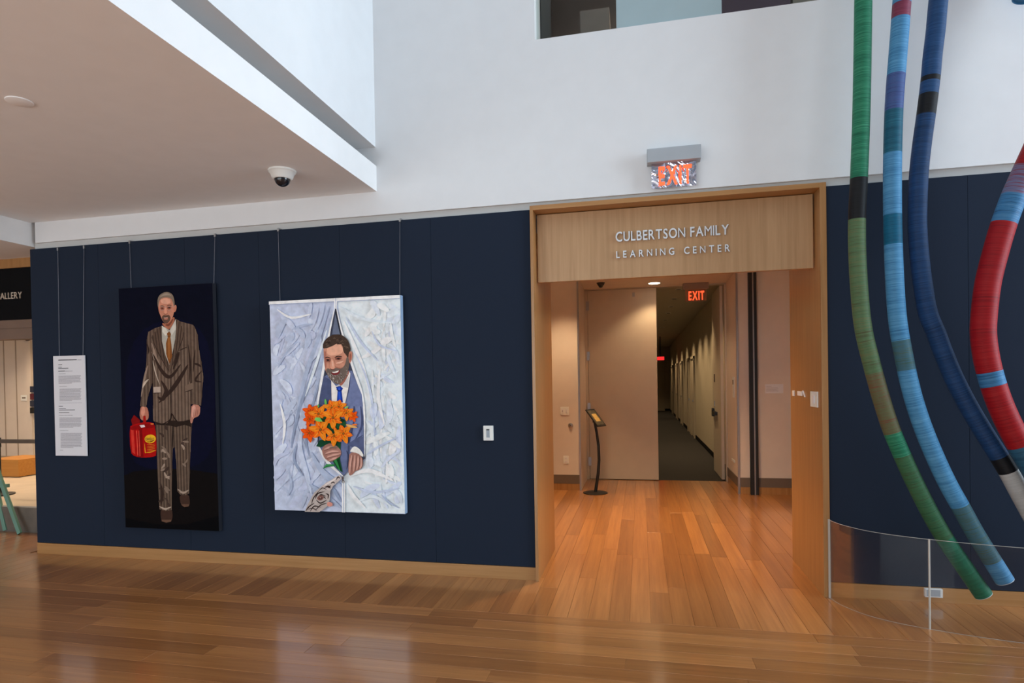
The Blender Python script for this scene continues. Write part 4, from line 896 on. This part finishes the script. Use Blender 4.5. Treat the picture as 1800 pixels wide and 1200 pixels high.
# ---------------------------------------------- wrapped tubes at the right
def thread(name, *cols, fine=420, mix=.5, sheen=.04):
    m = bpy.data.materials.new(name); n, l, b = nodes(m)
    uv = n.new('ShaderNodeUVMap'); mp = n.new('ShaderNodeMapping'); l.new(uv.outputs[0], mp.inputs['Vector']); mp.inputs['Scale'].default_value = (1, .008, 1)
    nz = n.new('ShaderNodeTexNoise'); nz.inputs['Scale'].default_value = fine * .32; nz.inputs['Detail'].default_value = 4; nz.inputs['Roughness'].default_value = .75; l.new(mp.outputs[0], nz.inputs['Vector'])
    n3 = n.new('ShaderNodeTexNoise'); n3.inputs['Scale'].default_value = 9; n3.inputs['Detail'].default_value = 2; l.new(mp.outputs[0], n3.inputs['Vector'])
    ad = n.new('ShaderNodeMath'); ad.operation = 'MULTIPLY_ADD'; ad.inputs[1].default_value = .2; l.new(n3.outputs['Fac'], ad.inputs[0])
    m2 = n.new('ShaderNodeMath'); m2.operation = 'MULTIPLY'; m2.inputs[1].default_value = .8; l.new(nz.outputs['Fac'], m2.inputs[0]); l.new(m2.outputs[0], ad.inputs[2])
    rp = n.new('ShaderNodeValToRGB'); rp.color_ramp.elements[0].position = .36; rp.color_ramp.elements[1].position = .64
    cs = [tuple(.66 * v for v in lin(c)) for c in cols]
    rp.color_ramp.elements[0].color = (*cs[0], 1); rp.color_ramp.elements[1].color = (*cs[-1], 1)
    for k, c in enumerate(cs[1:-1]): q = rp.color_ramp.elements.new(.36 + .28 * (k + 1) / (len(cs) - 1)); q.color = (*c, 1)
    l.new(ad.outputs[0], rp.inputs['Fac']); l.new(rp.outputs['Color'], b.inputs['Base Color'])
    wv = n.new('ShaderNodeTexWave'); wv.wave_type = 'BANDS'; wv.bands_direction = 'X'; wv.inputs['Scale'].default_value = 70; wv.inputs['Distortion'].default_value = .6; l.new(mp.outputs[0], wv.inputs['Vector'])
    bp = n.new('ShaderNodeBump'); bp.inputs['Strength'].default_value = .35; bp.inputs['Distance'].default_value = .002; l.new(wv.outputs['Fac'], bp.inputs['Height']); l.new(bp.outputs['Normal'], b.inputs['Normal'])
    setin(b, 'Roughness', .5); setin(b, 'Sheen Weight', sheen); setin(b, 'Specular IOR Level', .2)
    return m
T = dict(green=thread('green_thread', (16, 100, 76), (44, 142, 104), (78, 170, 130)), olive=thread('olive_thread', (96, 88, 58), (98, 138, 96), (132, 122, 82)), rust=thread('rust_thread', (122, 82, 62), (112, 124, 86), (140, 70, 56)), green_dk=thread('green_dark_thread', (38, 92, 62), (72, 128, 88), (66, 84, 54)), green_lo=thread('green_low_thread', (22, 104, 76), (46, 140, 104)),
         black=thread('black_thread', (14, 15, 18), (30, 31, 36)), sky=thread('sky_thread', (56, 124, 176), (90, 164, 214), (112, 184, 230)), rose=thread('rose_thread', (124, 46, 74), (164, 76, 102)), indigo=thread('indigo_thread', (50, 72, 132), (84, 104, 166), (62, 110, 166)), teal=thread('teal_thread', (16, 84, 112), (44, 124, 150)), deep=thread('deep_teal_thread', (10, 92, 128), (20, 122, 160)), moss=thread('moss_blue_thread', (80, 106, 74), (76, 126, 150), (94, 112, 70)),
         blue=thread('blue_thread', (24, 66, 114), (50, 98, 152)), blue_dk=thread('dark_blue_thread', (20, 54, 94), (40, 84, 138)), white=thread('white_thread', (196, 194, 190), (222, 220, 216)),
         red=thread('red_thread', (136, 4, 16), (178, 12, 26), (190, 36, 36)), mauve=thread('mauve_thread', (112, 26, 42), (150, 84, 108), (120, 146, 186), (128, 40, 60)), rblue=thread('mid_blue_thread', (30, 78, 120), (70, 142, 196), (106, 160, 200)), rteal=thread('red_tube_teal_thread', (28, 74, 104), (60, 116, 146)))
M['tube_core'] = plain('tube_core', (.55, .58, .60), .7)

def wrapped_tube(pix, wpx, Y, cuts, label, top_dx, cap=None):
    """pix: centre line in photo pixels on the plane y = Y; cuts: [(photo y where the section ends, thread)]"""
    w = [at(px, py, 1, Y) for px, py in pix]
    top = w[0]; slope = (w[0] - w[1]).normalized()
    head = [Vector((top.x + top_dx * (ROOF - top.z) / 4, Y - .02, ROOF - .01))]
    mid = top + slope * 1.2; mid.x += top_dx * .1
    ctrl = head + [Vector((mid.x, Y, mid.z))] + w
    line = catmull(ctrl, 14)
    mid_i = len(pix) // 2
    a = at(pix[mid_i][0] - wpx / 2, pix[mid_i][1], 1, Y); b_ = at(pix[mid_i][0] + wpx / 2, pix[mid_i][1], 1, Y); r = (b_ - a).length / 2
    e = empty('wrapped_tube', tuple(line[-1]), label, 'tube', 'thread-wrapped tubes')
    # arc length and projected photo y
    S = [0]
    for p, q in zip(line, line[1:]): S.append(S[-1] + (q - p).length)
    def py_of(p): d = p - CAM; return PPY - F_PX * d.dot(UP) / d.dot(FW)
    ys = [py_of(p) for p in line]
    def at_y(v):
        for i in range(len(ys) - 1):
            if ys[i] <= v <= ys[i + 1]: return i + (v - ys[i]) / max(1e-6, ys[i + 1] - ys[i])
        return 0.0 if v < ys[0] else float(len(ys) - 1)
    def lerp(t):
        i = min(int(t), len(line) - 2); f = t - i
        return line[i].lerp(line[i + 1], f), S[i] + (S[i + 1] - S[i]) * f
    t0 = 0.0; N = 28
    frames = None
    for yend, th in cuts:
        t1 = at_y(yend) if yend is not None else float(len(line) - 1)
        if t1 - t0 < 1e-3: continue
        steps = max(2, int((t1 - t0) * 1.2) + 1); ts = [t0 + (t1 - t0) * k / steps for k in range(steps + 1)]
        bm = bmesh.new(); uvl = bm.loops.layers.uv.new('UVMap'); rings = []; us = []
        for t in ts:
            p, s = lerp(t); pa, _ = lerp(max(0, t - .4)); pb, _ = lerp(min(len(line) - 1, t + .4)); d = (pb - pa).normalized()
            u = d.cross(Vector((0, 1, 0))).normalized(); v = d.cross(u).normalized()
            rings.append([bm.verts.new(p + u * r * math.cos(2 * math.pi * k / N) + v * r * math.sin(2 * math.pi * k / N)) for k in range(N)]); us.append(s)
        for i in range(len(rings) - 1):
            for k in range(N):
                f = bm.faces.new((rings[i][k], rings[i][(k + 1) % N], rings[i + 1][(k + 1) % N], rings[i + 1][k])); f.smooth = True
                for lp, (uu, vv) in zip(f.loops, ((us[i], k / N), (us[i], (k + 1) / N), (us[i + 1], (k + 1) / N), (us[i + 1], k / N))): lp[uvl].uv = (uu, vv)
        bmesh.ops.recalc_face_normals(bm, faces=bm.faces)
        me = bpy.data.meshes.new('wrapped_section'); bm.to_mesh(me); bm.free(); me.materials.append(T[th])
        o = bpy.data.objects.new('wrapped_section', me); COL.objects.link(o); o.parent = e; o.matrix_parent_inverse = e.matrix_basis.inverted()
        o['label'] = {'sky': 'sky blue', 'moss': 'mossy blue', 'deep': 'deep teal', 'rblue': 'mid blue', 'rteal': 'dull teal', 'green_dk': 'dark green', 'green_lo': 'green', 'blue_dk': 'dark blue'}.get(th, th) + ' thread section of the tube'
        t0 = t1
    # end cap
    p, q = line[-1], line[-2]; d = (p - q).normalized(); u = d.cross(Vector((0, 1, 0))).normalized(); v = d.cross(u).normalized()
    mb = MB(); rings = [[mb.bm.verts.new(p + d * dd + u * rr * math.cos(2 * math.pi * k / N) + v * rr * math.sin(2 * math.pi * k / N)) for k in range(N)] for dd, rr in ((-.012, r * .97), (.004, r * .985), (.004, r * .90), (-.008, r * .88))]
    for A, B in zip(rings, rings[1:]):
        for k in range(N): mb.bm.faces.new((A[k], A[(k + 1) % N], B[(k + 1) % N], B[k]))
    mb.bm.faces.new(rings[-1])
    mb.build('end_cap', cap or M['tube_core'], e)
    return e
c7 = lambda L: [(1430 + x / 2, y / 2) for x, y in L]
c8 = lambda L: [(1430 + x / 2, 580 + y / 2) for x, y in L]
g = c7([(175, 0), (172, 200), (168, 400), (161, 600), (153, 770), (155, 920), (166, 1080)]) + c8([(178, 10), (197, 90), (218, 170), (244, 260), (274, 350), (312, 440), (358, 540), (414, 650), (470, 745), (535, 840), (597, 930)])
wrapped_tube(g, 31, -.30, [(314, 'green'), (386, 'black'), (655, 'olive'), (760, 'rust'), (800, 'green'), (945, 'green_dk'), (None, 'green_lo')], 'green and rust thread-wrapped tube, leftmost of the hanging tubes', .02)
g = c7([(311, 0), (304, 100), (296, 200), (288, 300), (282, 400), (278, 540), (277, 700), (280, 860), (286, 1000), (293, 1100)]) + c8([(302, 10), (315, 80), (331, 160), (354, 250), (386, 345), (427, 445), (472, 540), (522, 630), (572, 720), (622, 800), (672, 880)])
wrapped_tube(g, 32, -.33, [(8, 'sky'), (33, 'rose'), (132, 'sky'), (195, 'indigo'), (270, 'teal'), (378, 'sky'), (430, 'deep'), (598, 'sky'), (650, 'moss'), (888, 'sky'), (985, 'moss'), (None, 'sky')], 'sky blue thread-wrapped tube with teal and moss bands between green and dark blue tubes', .06)
g = c7([(439, 0), (430, 100), (418, 200), (411, 280), (396, 400), (382, 500), (371, 600), (366, 700), (365, 800), (372, 900), (384, 1000), (402, 1100)]) + c8([(430, 10), (456, 80), (494, 170), (540, 260), (593, 350), (656, 450), (692, 510), (735, 590), (790, 690), (840, 780)])
wrapped_tube(g, 33, -.28, [(136, 'blue'), (145, 'black'), (167, 'blue'), (203, 'black'), (802, 'blue_dk'), (828, 'black'), (None, 'white')], 'dark blue thread-wrapped tube with black bands and a white lower end', .08)
g = c7([(960, 60), (905, 200), (850, 350), (795, 490), (745, 600), (705, 690), (668, 790), (636, 900), (612, 1000), (599, 1110)]) + c8([(597, 20), (608, 100), (628, 180), (660, 270), (702, 360), (752, 450), (800, 530), (860, 630), (920, 730)])
wrapped_tube(g, 44, -.40, [(295, 'red'), (345, 'mauve'), (393, 'rblue'), (653, 'red'), (677, 'rblue'), (782, 'red'), (None, 'rteal')], 'thick red thread-wrapped tube with blue bands at the right edge of the photo', .3)
g = [(1842, -160), (1828, -110), (1813, -50), (1800, -3)]
wrapped_tube(g, 40, -.16, [(None, 'rblue')], 'short end of a blue thread-wrapped tube at the top right corner', .5, T['rblue'])

# ---------------------------------------------- curved acrylic barrier on the floor
plan = [Vector((x, y, 0)) for x, y in ((6.628, -.026), (6.665, -.17), (6.767, -.335), (6.90, -.445), (7.085, -.535), (7.35, -.625), (7.7, -.70), (8.2, -.76), (8.9, -.79))]
curve = catmull(plan, 8); BH = .585
e = empty('acrylic_barrier', (6.9, -.45, 0), 'low curved clear acrylic barrier on the floor before the coloured tubes', 'barrier')
def sheet(pts, name, th=.010):
    mb = MB(); A = []; B = []
    for i, p in enumerate(pts):
        d = (pts[min(i + 1, len(pts) - 1)] - pts[max(i - 1, 0)]).normalized(); nn = Vector((-d.y, d.x, 0)) * th / 2
        A.append((mb.bm.verts.new(p - nn), mb.bm.verts.new(p - nn + Vector((0, 0, BH))))); B.append((mb.bm.verts.new(p + nn), mb.bm.verts.new(p + nn + Vector((0, 0, BH)))))
    for i in range(len(pts) - 1):
        for X in (A, B): mb.bm.faces.new((X[i][0], X[i + 1][0], X[i + 1][1], X[i][1]))
    o = mb.build(name, M['acrylic'], e)
    ed = MB()
    for i in range(len(pts) - 1): ed.bar(pts[i] + Vector((0, 0, BH - .001)), pts[i + 1] + Vector((0, 0, BH - .001)), th * .5, .002)
    for i in range(len(pts) - 1): ed.bar(pts[i] + Vector((0, 0, .002)), pts[i + 1] + Vector((0, 0, .002)), th * .3, .0015)
    q = ed.build('polished_edge', M['acrylic_edge'], o)
    return o
kj = min(range(len(curve)), key=lambda i: abs(curve[i].x - 7.085))
s1 = sheet(curve[:kj + 1], 'panel'); s2 = sheet(curve[kj:], 'panel')
MB().box(6.624, 6.638, -.032, -.023, .0, BH + .002).build('end_strip', M['acrylic_edge'], s1)
jp = curve[kj]
MB().lathe([(.006, .0), (.006, BH)], 12, (jp.x, jp.y, 0)).build('joint_strip', M['acrylic_edge'], s2)
